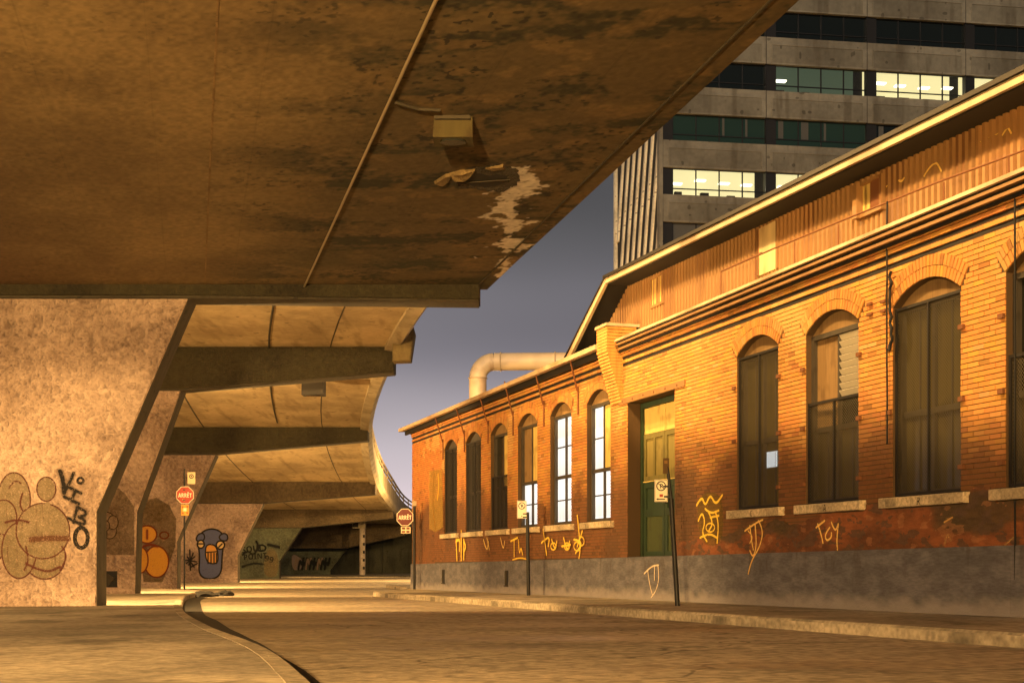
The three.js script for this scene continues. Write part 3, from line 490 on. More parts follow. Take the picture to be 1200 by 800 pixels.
  put('render_coat', prism([[21.95, baseTop(21.95) - .02], [43, baseTop(43) - .02], ...cut.reverse()], -.01, .034), M.parge, B);
  // grey plinth
  const pl = (s, o, t) => [[s, botY(s), 0 - .02], [s, botY(s), .075], [s, t ? baseTop(s) : baseTop(s), .06], [s, baseTop(s) + .015, -.02]];
  const cuts = [0, 6, 12.2, 19.62, 22, 26.7, 32, 38, 44];
  for (let i = 0; i + 1 < cuts.length; i++) { const rs = []; for (let k = 0; k <= 4; k++) rs.push(pl(lerp(cuts[i] + .004, cuts[i + 1] - .004, k / 4))); const g = loft(rs); const uv = g.attributes.uv, p = g.attributes.position; for (let j = 0; j < p.count; j++) uv.setXY(j, p.getX(j), (p.getY(j) - botY(p.getX(j)) - .3) / 1.02 + .0); put('plinth', g, M.base, B); }
}
// cornice, gutter, string mouldings
for (const [s0, s1, y, h, o, m] of [
  [19.0, SEND, 4.705, .05, .20, 'galv'], [19.0, SEND, 4.655, .045, .15, 'black'], [19.0, SEND, 4.61, .04, .19, 'clad'], [19.0, SEND, 4.565, .04, .12, 'black'], [19.0, SEND, 4.52, .045, .15, 'clad'], [19.0, SEND, 4.475, .04, .10, 'black'],
  [0, 18.8, 4.56, .05, .10, 'clad'], [0, 18.8, 4.50, .03, .07, 'black']]) put('cornice_moulding', span(s0, s1, Y(y - h / 2), Y(y + h / 2), -.05, o), M[m], B);
for (const y of [4.20, 4.345]) put('shadow_line', span(0, 43, Y(y - .024), Y(y + .024), -.02, .004), M.black, B);  // black strips: the shadow under each string course put into the colour
put('gutter', prism([[-.42, 4.58], [.02, 4.58], [.02, 4.70], [-.42, 4.70]].map(([z, y]) => [-z, Y(y)]), 0, 19.0).rotateY(Math.PI / 2).translate(-.0, 0, 0).scale(1, 1, -1).translate(0, 0, 0), M.cream, B).visible = true;
{ // left roof: eaves board, dark soffit, shallow roof
  const old = B.children.find((c) => c.name === 'gutter'); B.remove(old);
  const seg = 6; for (let i = 0; i < seg; i++) put('gutter', span(-.35 + i * 3.19, -.35 + (i + 1) * 3.19 - .01, Y(4.60), Y(4.705), .30, .42), M.cream, B);
  put('eaves_soffit', span(-.3, 18.8, Y(4.60), Y(4.63), -.02, .298), M.black, B);
  put('eaves_board', span(-.3, 18.8, Y(4.42 + .06), Y(4.60), .14, .2), M.darkMetal, B);
  put('roof', loft([[[-.3, Y(4.66), .29], [18.9, Y(4.66), .29], [18.9, Y(4.70), .29], [-.3, Y(4.70), .29]], [[-.3, Y(5.3), -14.3], [18.9, Y(5.3), -14.3], [18.9, Y(5.35), -14.3], [-.3, Y(5.35), -14.3]]]), M.darkMetal, B);
  for (const [px, py, pb] of [[509, 486, 518], [534, 477, 508], [562, 465, 497], [591, 447, 486], [627, 436, 474], [667, 417, 458]]) { const a = L(px, py, .40), b = L(px + 9, pb, .06); put('gutter_stay', [bar([a.s, a.y, .40], [b.s, b.y, .05], .02), bar([b.s, b.y + .1, .035], [b.s, b.y - .55, .035], .022)], M.rust, B); }
}
{ // corbelled brick pilaster that ends the taller half
  const s0 = 18.75, s1 = 19.35, top = Y(5.02), bot = Y(3.42); const p = group('corbelled_pier', B);
  const mat = std({ map: rep(T.wood, 2), color: rgb(.66, .34, .085), bumpMap: rep(T.grain, 1), bumpScale: .012 });
  const n = 17; for (let i = 0; i < n; i++) { const a = lerp(bot, Y(4.55), i / n), b = lerp(bot, Y(4.55), (i + 1) / n), o = .03 + .34 * (i + 1) / n; put('brick_course', span(s0 + .012 * (i % 2), s1, a + .001, b - .006, -.02, o), mat, p); }
  for (let i = 0; i < 7; i++) put('brick_course', span(s0, s1, Y(4.55) + i * .067 + .004, Y(4.55) + (i + 1) * .067 - .008, -.3, .37), mat, p);
  put('core', span(s0 + .03, s1 - .02, bot + .02, top - .02, -.31, .03), M.mortar, p); put('cap', span(s0 - .03, s1 + .03, top, top + .06, -.6, .40), M.cream, p);
  put('flashing', loft([[[s1, Y(4.74), .19], [s1, top, -.42], [s1, Y(4.7), -.42]], [[s1 + 3.2, Y(4.735), .19], [s1 + 3.2, Y(4.80), -.42], [s1 + 3.2, Y(4.7), -.42]], [[SEND, Y(4.735), .19], [SEND, Y(4.80), -.42], [SEND, Y(4.7), -.42]]]), M.cream, B);
}
{ // metal clad attic with its overhanging roof
  const o = -.42, rA = L(710, 326, .16), rB = L(1194, 87, .16), roofY = (s) => rA.y + (rB.y - rA.y) * (s - rA.s) / (rB.s - rA.s);
  const lo = L(668, 414, .16), s0 = rA.s, slope = (s) => lo.y + (rA.y - lo.y) * clamp((s - lo.s) / (rA.s - lo.s));
  const corr = (a, b) => { const n = Math.round((b - a) / .14), p = [], bot = Y(4.72); for (let i = 0; i < n; i++) { const w = (b - a) / n, x = a + i * w, f = [[0, 0], [.38, 0], [.46, .05], [.92, .05], [1, 0]]; for (let k = 0; k < 4; k++) { const xa = x + f[k][0] * w, xb = x + f[k + 1][0] * w, ta = Math.min(slope(xa), roofY(xa)) - .02, tb = Math.min(slope(xb), roofY(xb)) - .02, za = o + f[k][1], zb = o + f[k + 1][1]; p.push(xa, bot, za, xb, bot, zb, xb, tb, zb, xa, bot, za, xb, tb, zb, xa, ta, za); } } const g = new THREE.BufferGeometry(); g.setAttribute('position', new THREE.BufferAttribute(new Float32Array(p), 3)); return uvBox(g); };
  for (let s = lo.s + .15, i = 0; s < SEND; s += 1.4, i++) put('cladding_panel', corr(s, Math.min(SEND, s + 1.392)), i % 4 === 2 ? std({ map: rep(T.metal, 4), color: rgb(.70, .50, .29), roughness: .65 }) : M.clad, B);
  put('attic_frame', loft([[[lo.s, Y(4.6), o - .02], [s0, roofY(s0) - .05, o - .02], [SEND, roofY(SEND) - .05, o - .02], [SEND, Y(4.6), o - .02]], [[lo.s, Y(4.6), -12], [s0, roofY(s0) - .05, -12], [SEND, roofY(SEND) - .05, -12], [SEND, Y(4.6), -12]]]), M.darkMetal, B);
  for (let i = 0; i < 5; i++) { const a = lerp(s0 - .05, SEND + .2, i / 5), b = lerp(s0 - .05, SEND + .2, (i + 1) / 5) - .006; const fh = .105; put('fascia_board', loft([a, b].map((s) => [[s, roofY(s) - fh, .10], [s, roofY(s) - fh, .16], [s, roofY(s), .16], [s, roofY(s), .10]])), M.cream, B); }
  put('roof_sheet', loft([s0 - .1, SEND + .2].map((s) => [[s, roofY(s) + .005, .2], [s, roofY(s) + .07, .2], [s, roofY(s) + 1.0, -8], [s, roofY(s) + .96, -8]])), M.darkMetal, B);
  put('roof_soffit', loft([s0, SEND].map((s) => [[s, roofY(s) - .13, .10], [s, roofY(s) - .10, .10], [s, roofY(s) - .10, -.5], [s, roofY(s) - .13, -.5]])), M.black, B);  // underside coloured black for the deep shade of the overhang
  put('rake_board', loft([[lo.s - .35, lo.y - .16], [s0 - .06, rA.y - .02]].map(([s, y]) => [[s, y - .11, .10], [s, y - .11, .17], [s, y + .05, .17], [s, y + .05, .10]])), M.cream, B);
  put('rake_roof', loft([[lo.s - .4, lo.y - .12], [s0, rA.y + .02]].map(([s, y]) => [[s, y, .2], [s, y + .03, .2], [s, y + .03, -12], [s, y, -12]])), M.darkMetal, B);
  put('rake_soffit', loft([[lo.s - .3, lo.y - .20], [s0, rA.y - .08]].map(([s, y]) => [[s, y, .1], [s, y + .03, .1], [s, y + .03, -.45], [s, y, -.45]])), M.black, B);
  const Lc = (px, py) => L(px, py, o + .04);
  { const a = Lc(763, 362), b = Lc(779, 318), w = group('attic_window', B); put('frame', [span(a.s, b.s, a.y, a.y + .05, o, o + .07), span(a.s, b.s, b.y - .05, b.y, o, o + .07), span(a.s, a.s + .06, a.y + .05, b.y - .05, o, o + .07), span(b.s - .06, b.s, a.y + .05, b.y - .05, o, o + .07), span((a.s + b.s) / 2 - .03, (a.s + b.s) / 2 + .03, a.y + .05, b.y - .05, o, o + .07)], M.clad, w); put('board', span(a.s + .06, b.s - .06, a.y + .05, b.y - .05, o, o + .045), M.yellowBoard, w); }
  { const a = Lc(891, 323), b = Lc(911, 258), w = group('attic_hatch', B); put('panel', span(a.s, b.s, a.y, b.y, o, o + .06), std({ map: rep(T.metal, 3), color: rgb(1.5, 1.6, 1.4) }), w); put('frame', [span(a.s - .05, a.s, a.y, b.y, o, o + .075), span(b.s, b.s + .05, a.y, b.y, o, o + .075)], M.clad, w); }
  { const a = Lc(1007, 258), b = Lc(1037, 203), w = group('attic_window', B); const m = (a.s + b.s) / 2; put('frame', [span(a.s, a.s + .12, a.y, b.y, o, o + .16), span(b.s - .06, b.s, a.y, b.y, o, o + .10), span(a.s + .12, b.s - .06, a.y, a.y + .06, o, o + .10), span(a.s + .12, b.s - .06, b.y - .04, b.y, o, o + .10)], M.clad, w); put('pale_board', span(a.s + .12, m, a.y + .06, b.y - .04, o, o + .05), M.yellowBoard, w); put('rust_board', span(m, b.s - .06, a.y + .06, b.y - .04, o, o + .06), M.rust, w); }
  // thin safety rail before the cladding
  const pts = [[845, 318], [905, 292], [1000, 253], [1100, 213], [1195, 178]].map(([x, y]) => { const q = L(x, y, -.02); return [q.s, q.y, -.02]; }); pts.push([SEND, pts[4][1], -.02]);
  const rl = group('safety_rail', B); for (let i = 0; i + 1 < pts.length; i++) put('rail', bar(pts[i], pts[i + 1], .014), M.rust, rl);
  put('rail', bar(pts[0], [L(893, 322, -.02).s, pts[0][1], -.02], .013), M.rust, rl);
  for (let s = pts[0][0]; s < SEND; s += 1.32) { const k = clamp((s - pts[0][0]) / (pts[4][0] - pts[0][0])); put('rail_post', bar([s, Y(4.72), -.02], [s, lerp(pts[0][1], pts[4][1], k), -.02], .013), M.rust, rl); }
  paint('graffiti', L(1030, 200, o + .05).s, L(1195, 200, o + .05).s, Y(4.85), Y(5.55), o + .06, 190, (a) => { const W = 'rgba(245,205,110,.8)'; a.c.font = `italic bold ${.4 * a.scale}px sans-serif`; a.line([[1040, 218], [1050, 200], [1056, 216], [1064, 202]], .035, W); a.line([[1084, 206], [1096, 186], [1104, 200]], .03, W); a.line([[1150, 165], [1156, 148], [1160, 160]], .035, W); a.ring(1168, 150, 4, 7, null, .03, W); a.line([[1176, 158], [1186, 142]], .03, W); a.line([[1178, 142], [1186, 156]], .03, W); }, B, (px, py) => { const q = L(px, py, o + .05); return [q.s, q.y]; }, 'pale spray scribble');
}
// cables across the brick face
for (const [px, x2, h] of [[1040, 0, 0], [1190, 0, 0]]) { const a = L(px, px < 1100 ? 236 : 205, .05), y1 = px < 1100 ? L(px, 520, .05).y : Y(-.2); const q = []; for (let i = 0; i <= 10; i++) q.push([a.s + .015 * (hash(i, px, 3) - .5), lerp(a.y, y1, i / 10), .055]); put('drop_cable', tube(q, .014, 5, 20), M.black, B); }
{ const a = L(1045, 330, .05); const q = []; for (let i = 0; i <= 14; i++) q.push([a.s + .07 * (hash(i, 2, 8) - .5), lerp(L(1045, 320).y, L(1045, 412).y, i / 14), .06 + .02 * hash(i, 5, 5)]); put('drop_cable', tube(q, .022, 5, 40), M.black, B); }
for (const [px, py] of [[1019, 356], [1019, 368], [1035, 353], [1035, 364]]) { const q = L(px, py, .04); put('wall_anchor', span(q.s - .06, q.s + .06, q.y - .02, q.y + .02, .02, .055), M.rust, B); }
for (const w of wins.slice(6)) for (const f of [.12, .45, .8]) for (const x of [w[0] - .05, w[1] + .05]) put('screen_clip', span(x - .05, x + .05, lerp(SILL, SPRING, f) - .03, lerp(SILL, SPRING, f) + .03, .02, .06), M.rust, B);

// ---- windows
const screenTex = tex(64, 64, (u, v) => { const d = Math.min(Math.abs(((u + v) % 1) - .5), Math.abs(((u - v + 1) % 1) - .5)); const a = d > .5 - .5 ? 1 : 0; const k = Math.min(Math.abs(((u + v) % 1 + 1) % 1 - .5), Math.abs(((u - v) % 1 + 1) % 1 - .5)) < .13 ? 1 : 0; return [.05, .04, .018, k]; });
const screenMat = std({ map: rep(screenTex, .05), transparent: true, alphaTest: .5, roughness: .6 });
const screenDark = std({ map: screenMat.map, color: rgb(.22, .2, .2), transparent: true, alphaTest: .5, roughness: .7 });
function rectFrame(a, b, y0, y1, z0, z1, t) { return [span(a, b, y0, y0 + t, z0, z1), span(a, b, y1 - t, y1, z0, z1), span(a, a + t, y0 + t, y1 - t, z0, z1), span(b - t, b, y0 + t, y1 - t, z0, z1)]; }
function buildWindow(w, spec) {
  const [a, b] = w, A = archOf(w), g = group('window', B, spec.label ? { label: spec.label } : null), zf = -.17, top = SPRING - .02;
  // stone sill
  put('sill', prism([[a - .2, SILL - .15], [b + .2, SILL - .15], [b + .2, SILL - .008], [a - .2, SILL - .008]], -.25, .12, .012), M.sill, g);
  // infill of the arch
  const t = [[a, top]]; t.push([b, top]); for (let i = 0; i <= 12; i++) { const k = A.al * (1 - 2 * i / 12); t.push([A.cx + (A.R - .004) * Math.sin(k), A.cy + (A.R - .004) * Math.cos(k)]); }
  put('arch_board', prism(t, zf - .02, zf + .05), spec.arch === 'dark' ? M.frame : M.woodBoard, g);
  put('frame', [...rectFrame(a + .003, b - .003, SILL, top - .002, zf - .05, zf + .08, .075), span(a + .08, b - .08, lerp(SILL, top, .42), lerp(SILL, top, .42) + .08, zf - .04, zf + .05)], M.frame, g);
  const m1 = lerp(SILL, top, .42), cols = [a + .078, lerp(a, b, .5), b - .078], rows = [[SILL + .077, m1], [m1 + .08, top - .077]];
  for (let r = 0; r < 2; r++) for (let c = 0; c < 2; c++) {
    const kind = spec.panes[r * 2 + c], x0 = cols[c] + (c ? .028 : 0), x1 = cols[c + 1] - (c ? 0 : .028), [y0, y1] = rows[r];
    if (kind === 'lit') { const ym = lerp(y0, y1, .5); put('pane', span(x0, x1, y0, ym - .015, zf - .012, zf), litPane, g); put('pane', span(x0, x1, ym + .015, y1, zf - .012, zf), litPane, g); put('glazing_bar', span(x0, x1, ym - .015, ym + .015, zf - .02, zf + .02), M.frame, g); }
    else if (kind === 'board') put('board', span(x0, x1, y0, y1, zf - .02, zf + .025), M.yellowBoard, g);
    else if (kind === 'wood') put('board', span(x0, x1, y0, y1, zf - .02, zf + .012), M.woodBoard, g);
    else if (kind === 'louvre') { for (let k = 0; k < 9; k++) { const yy = lerp(y0 + .42, y1, (k + .5) / 9), h = (y1 - y0 - .42) / 9; const q = box(x1 - x0, h * .9, .014).rotateX(.55); q.translate((x0 + x1) / 2, yy, zf + .03); put('louvre_slat', uvBox(q), M.louvre, g); } put('pane', span(x0, x1, y0, y0 + .38, zf - .012, zf), M.darkPane, g); put('backing', span(x0, x1, y0 + .38, y1, zf - .05, zf - .04), M.black, g); }
    else if (kind === 'dim') { const xm = lerp(x0, x1, .5); put('pane', span(x0, xm - .012, y0, y1, zf - .012, zf), M.dimPane, g); put('pane', span(xm + .012, x1, y0, y1, zf - .012, zf), M.dimPane, g); put('glazing_bar', span(xm - .012, xm + .012, y0, y1, zf - .02, zf + .02), M.frame, g); }
    else put('pane', span(x0, x1, y0, y1, zf - .012, zf), M.darkPane, g);
  }
  put('mullion', [span(cols[1] - .028, cols[1] + .028, SILL + .077, m1, zf - .04, zf + .05), span(cols[1] - .028, cols[1] + .028, m1 + .08, top - .077, zf - .04, zf + .05)], M.frame, g);
  if (spec.screen) { const smat = spec.dark ? screenDark : screenMat; const yt = lerp(SILL, top, spec.screen), zs = -.045; put('screen_frame', [...rectFrame(a + .01, b - .01, SILL + .01, yt, zs - .02, zs + .02, .04), span((a + b) / 2 - .018, (a + b) / 2 + .018, SILL + .05, yt - .04, zs - .02, zs + .02)], M.darkMetal, g); const s = put('wire_screen', uvBox(new THREE.PlaneGeometry(b - a - .1, yt - SILL - .09).translate((a + b) / 2, (SILL + yt + .01) / 2, zs)), smat, g); }
  if (spec.letter) paint('lettering', A.cx - .2, A.cx + .2, SILL - .145, SILL - .015, .1225, 500, (p) => { p.c.font = `bold ${.14 * p.scale}px sans-serif`; p.c.textAlign = 'center'; p.c.textBaseline = 'middle'; p.c.fillStyle = 'rgba(20,14,8,.92)'; p.c.fillText(spec.letter, p.c.canvas.width / 2, p.c.canvas.height / 2 + 2); }, g);
  if (spec.lamp) put('painted_reflection', span(lerp(a, b, .5) + .05, b - .35, lerp(SILL, top, .26), lerp(SILL, top, .36), zf + .01, zf + .02), litPane, g);  // glowing rectangle that paints in a small reflection; no lamp
  return g;
}
const D4 = ['dark', 'dark', 'dark', 'dark'];
buildWindow(wins[0], { panes: D4, screen: 1, arch: 'dark', dark: 1 }); buildWindow(wins[1], { panes: D4, screen: 1, arch: 'dark', dark: 1 });
buildWindow(wins[2], { panes: ['dark', 'dark', 'dark', 'board'], screen: .56, dark: 1, label: 'yellow board in the upper right' });
buildWindow(wins[3], { panes: ['lit', 'lit', 'wood', 'board'], label: 'lit white below a yellow board' });
buildWindow(wins[4], { panes: ['lit', 'lit', 'lit', 'lit'], label: 'lit white over its whole height' });
buildWindow(wins[5], { panes: ['lit', 'lit', 'lit', 'board'], label: 'lit white beside a yellow board' });
buildWindow(wins[6], { panes: ['dim', 'dim', 'dim', 'dim'], screen: 1, letter: 'C', lamp: 1 });  // lamp key switches on the painted reflection in the glass
buildWindow(wins[7], { panes: ['dim', 'dim', 'wood', 'louvre'], screen: .6, letter: 'A', label: 'white louvre in the upper right' });
buildWindow(wins[8], { panes: ['dim', 'dim', 'dim', 'dim'], screen: 1, letter: 'R' });
buildWindow(wins[9], { panes: ['dim', 'dim', 'dark', 'dark'], screen: .62 });
for (const w of wins.slice(10)) buildWindow(w, { panes: ['dim', 'dim', 'dim', 'dim'], screen: 1 });
{ // tall double door in a deep recess
  const [a, b, y0, y1] = DOOR, d = group('door', B), z = -.36, xm = (a + b) / 2, yt = lerp(y0, y1, .50);
  put('door_frame', [...rectFrame(a + .003, b - .003, y0, y1, z - .05, z + .08, .11)], M.greenWood, d);
  for (const [p, q] of [[a + .12, xm - .01], [xm + .01, b - .12]]) {
    put('door_leaf', [...rectFrame(p, q, y0 + .11, yt, z, z + .05, .12), span(p + .12, q - .12, y0 + .95, y0 + 1.1, z, z + .05)], M.greenWood, d);
    put('lower_panel', span(p + .12, q - .12, y0 + .23, y0 + .95, z, z + .025), std({ map: rep(T.wood, 1), color: rgb(.045, .06, .016) }), d); put('upper_panel', span(p + .12, q - .12, y0 + 1.1, yt - .12, z, z + .02), M.greenWood, d);
    const m = (p + q) / 2; put('door_leaf', [...rectFrame(p, q, yt + .02, lerp(y0, y1, .80), z, z + .05, .10), span(m - .04, m + .04, yt + .12, lerp(y0, y1, .80) - .1, z, z + .05)], std({ map: rep(T.wood, 1), color: rgb(.15, .13, .035) }), d);
    put('upper_panel', span(p + .10, q - .10, yt + .12, lerp(y0, y1, .8) - .1, z, z + .02), std({ map: rep(T.wood, 1.4), color: rgb(.20, .165, .045) }), d);
    put('transom_board', span(p, q, lerp(y0, y1, .80) + .01, y1 - .12, z, z + .03), M.yellowBoard, d);
  }
  put('mid_rail', span(a + .12, b - .12, yt + .001, yt + .019, z, z + .07), M.yellowBoard, d); put('handle', [bar([xm + .12, y0 + 1.2, z + .09], [xm + .12, y0 + 1.5, z + .09], .018), bar([xm + .12, y0 + 1.2, z + .04], [xm + .12, y0 + 1.2, z + .1], .014), bar([xm + .12, y0 + 1.5, z + .04], [xm + .12, y0 + 1.5, z + .1], .014)], M.darkMetal, d);
  put('lintel', span(a - .45, b + .5, y1 + .005, y1 + .125, -.4, .045), M.clad, B); for (let i = 0; i < 6; i++) put('lintel_bolt', new THREE.SphereGeometry(.025, 8, 6).scale(1, 1, .5).translate(a - .2 + i * .55, y1 + .065, .046), M.rust, B);
  put('door_step', span(a + .004, b - .004, y0 - .25, y0 - .004, -.42, .02), M.base, B);
}
// graffiti and paint marks on the brick
const wallMap = (px, py) => { const q = L(px, py, .06); return [q.s, q.y]; };
function wallPaint(r, z, scale, draw, label) { const a = L(r[0], (r[1] + r[3]) / 2, z), b = L(r[2], (r[1] + r[3]) / 2, z), ys = [L(r[0], r[1], z).y, L(r[2], r[1], z).y, L(r[0], r[3], z).y, L(r[2], r[3], z).y]; paint('graffiti', a.s, b.s, Math.min(...ys), Math.max(...ys), z, scale, draw, B, wallMap, label); }
const YW = 'rgba(236,196,70,.9)', YS = 'rgba(226,190,110,.8)';
wallPaint([812, 570, 852, 648], .052, 170, (a) => { a.poly([[815, 580], [845, 574], [848, 620], [842, 640], [820, 638]], 'rgba(120,104,30,.35)'); a.line([[816, 592], [822, 580], [826, 594], [832, 578], [838, 592], [846, 580]], .04, YW); for (const l of [[[818, 610], [822, 598], [826, 612], [822, 624], [828, 634]], [[830, 600], [836, 612], [830, 622]], [[838, 600], [842, 610], [840, 636]], [[820, 630], [830, 624], [840, 630]], [[832, 606], [842, 604]], [[826, 596], [832, 602], [842, 598]]]) a.line(l, .035, YW); a.ring(832, 618, 5, 5, null, .03, YW); }, 'yellow wild lettering');
wallPaint([868, 604, 902, 674], .078, 170, (a) => { const W = 'rgba(240,196,110,.92)'; a.line([[874, 622], [886, 613], [895, 609]], .03, W); a.line([[880, 616], [882, 634], [884, 644]], .03, W); a.line([[886, 614], [888, 632], [886, 648], [883, 652], [880, 645]], .03, W); a.line([[890, 610], [896, 620], [892, 640], [882, 656], [878, 672]], .028, W); a.line([[878, 622], [884, 628], [880, 636]], .025, W); }, 'pale looping tag');
wallPaint([952, 606, 986, 646], .052, 170, (a) => { const W = 'rgba(240,196,110,.92)'; a.line([[958, 614], [962, 626], [964, 636]], .03, W); a.line([[956, 618], [966, 610]], .03, W); a.line([[972, 618], [966, 626], [968, 634], [974, 630], [974, 624]], .03, W); a.line([[974, 612], [978, 624], [982, 614]], .028, W); a.line([[982, 614], [980, 632], [981, 644]], .028, W); }, 'pale scratchy tag');
wallPaint([750, 655, 782, 704], .08, 150, (a) => { const W = 'rgba(224,206,180,.8)'; a.line([[756, 672], [764, 663], [773, 662]], .03, W); a.line([[760, 668], [762, 684], [766, 698]], .028, W); a.line([[768, 664], [768, 680]], .028, W); a.line([[772, 662], [774, 676], [770, 692], [764, 700]], .028, W); }, 'white tag on the plinth');
wallPaint([596, 622, 618, 660], .052, 110, (a) => { a.line([[598, 634], [606, 630]], .045, YW); a.line([[602, 632], [602, 652]], .045, YW); a.line([[607, 632], [608, 652], [610, 640], [612, 650]], .04, YW); a.line([[600, 656], [608, 653], [616, 655]], .03, YW); }, 'yellow word with an underline');
wallPaint([530, 616, 548, 660], .052, 100, (a) => { for (const l of [[[534, 632], [535, 656]], [[540, 622], [540, 656]], [[534, 634], [539, 630], [538, 645]], [[543, 632], [543, 655]], [[543, 634], [546, 640], [543, 646]]]) a.line(l, .07, YW); }, 'tall bright yellow letters');
wallPaint([560, 622, 594, 650], .052, 100, (a) => { for (const l of [[[566, 632], [570, 648], [572, 634]], [[586, 630], [589, 646], [591, 634]], [[570, 630], [573, 644]]]) a.line(l, .04, YS); }, 'faint yellow marks');
wallPaint([630, 606, 690, 656], .052, 140, (a) => { for (const l of [[[636, 620], [640, 650]], [[634, 636], [644, 626], [642, 640]], [[646, 632], [650, 646], [652, 634]], [[660, 630], [664, 648], [667, 634]], [[658, 640], [668, 638]], [[676, 604], [680, 640], [678, 654]], [[672, 632], [684, 634], [674, 648]], [[682, 622], [676, 640]]]) a.line(l, .045, YW); a.ring(648, 640, 3, 4, null, .04, YW); a.ring(664, 640, 3, 4, null, .04, YW); a.ring(676, 640, 4, 5, null, .04, YW); a.ring(681, 634, 3, 5, null, .04, YW); }, 'row of yellow flower-like scribbles');
wallPaint([500, 548, 520, 624], .052, 90, (a) => { a.flat([[502, 552], [518, 549], [518.6, 618], [510, 623], [502.6, 620]], 'rgba(160,130,56,.55)'); a.line([[508, 556], [506, 590], [510, 620]], .1, 'rgba(120,84,20,.5)'); a.line([[513, 556], [514, 570], [512, 584]], .12, 'rgba(220,160,50,.5)'); }, 'ochre painted-over patch');
wallPaint([1096, 590, 1200, 660], .052, 90, (a) => { a.line([[1106, 612], [1116, 606]], .03, 'rgba(220,170,100,.5)'); a.line([[1176, 640], [1190, 628]], .02, 'rgba(220,170,100,.4)'); a.line([[1106, 640], [1110, 622], [1114, 634]], .02, 'rgba(220,170,100,.35)'); }, 'thin pale scratches');
for (const [px, py, w, h] of [[519, 675, .3, .42], [593, 677, .28, .40]]) { const q = L(px, py, .08); const v = group('plinth_vent', B); put('dark_grille', span(q.s - w / 2, q.s + w / 2, q.y - h / 2, q.y + h / 2, .05, .0765), M.black, v); put('flap', span(q.s - w * .4, q.s - w * .1, q.y - h * .4, q.y + h * .45, .0765, .09), M.edgeDark, v); put('ledge', span(q.s - w * .6, q.s + w * .6, q.y - h / 2 - .03, q.y - h / 2, .05, .1), M.edgeDark, v); }
for (const [px, py] of [[481, 604]]) { const q = L(494, py, .03); put('wall_bracket', span(q.s - .12, q.s + .12, q.y - .12, q.y + .1, .02, .06), M.rust, B); }

{ // fat pale duct that rises through the left roof, turns and runs along it
  const a = L(560, 470, -3.2), y = L(560, 424, -3.2).y, d = thing('roof_duct', 'fat cream ventilation duct bent along the roof edge', 'duct', [0, 0, 0]);
  const toW = (s, yy, o) => { const [X, Z] = wallXZ(s, o); return [X, yy + E - BY, -Z]; }, r = .33, R = .62;
  const s0 = a.s, pts = [toW(s0, Y(4.4), -3.2), toW(s0, y - R, -3.2)]; const o0 = toW(s0, y - R, -3.2), ux = .995, uz = .06, rt = (k, h) => [o0[0] + ux * k, o0[1] + h, o0[2] + uz * k]; const el = []; for (let i = 0; i <= 8; i++) { const t = i / 8 * Math.PI / 2; el.push(rt(R * (1 - Math.cos(t)), R * Math.sin(t))); }
  const mk = (P, n) => { const c = new THREE.CatmullRomCurve3(P.map(V3), false, 'centripetal'), g = new THREE.TubeGeometry(c, n, r, 22, false).toNonIndexed(); return g; };
  put('riser', mk([...pts], 2), M.galv, d); put('elbow', mk(el, 16), M.galv, d); 
  put('run', mk([el[8], rt(R + 2.5, R), rt(R + 5.5, R)], 6), M.galv, d);
  const band = (k, h, up) => { const g = new THREE.TorusGeometry(r + .012, .025, 8, 26); const m = new THREE.Mesh(g); if (up) g.rotateX(Math.PI / 2); else { g.rotateY(Math.PI / 2); g.rotateY(Math.atan2(-uz, ux)); } const p = rt(k, h); g.translate(...p); put('joint_band', g, M.cream, d); };
  band(R + .25, R, false); band(R + 2.3, R, false); band(0, 0, true);
}

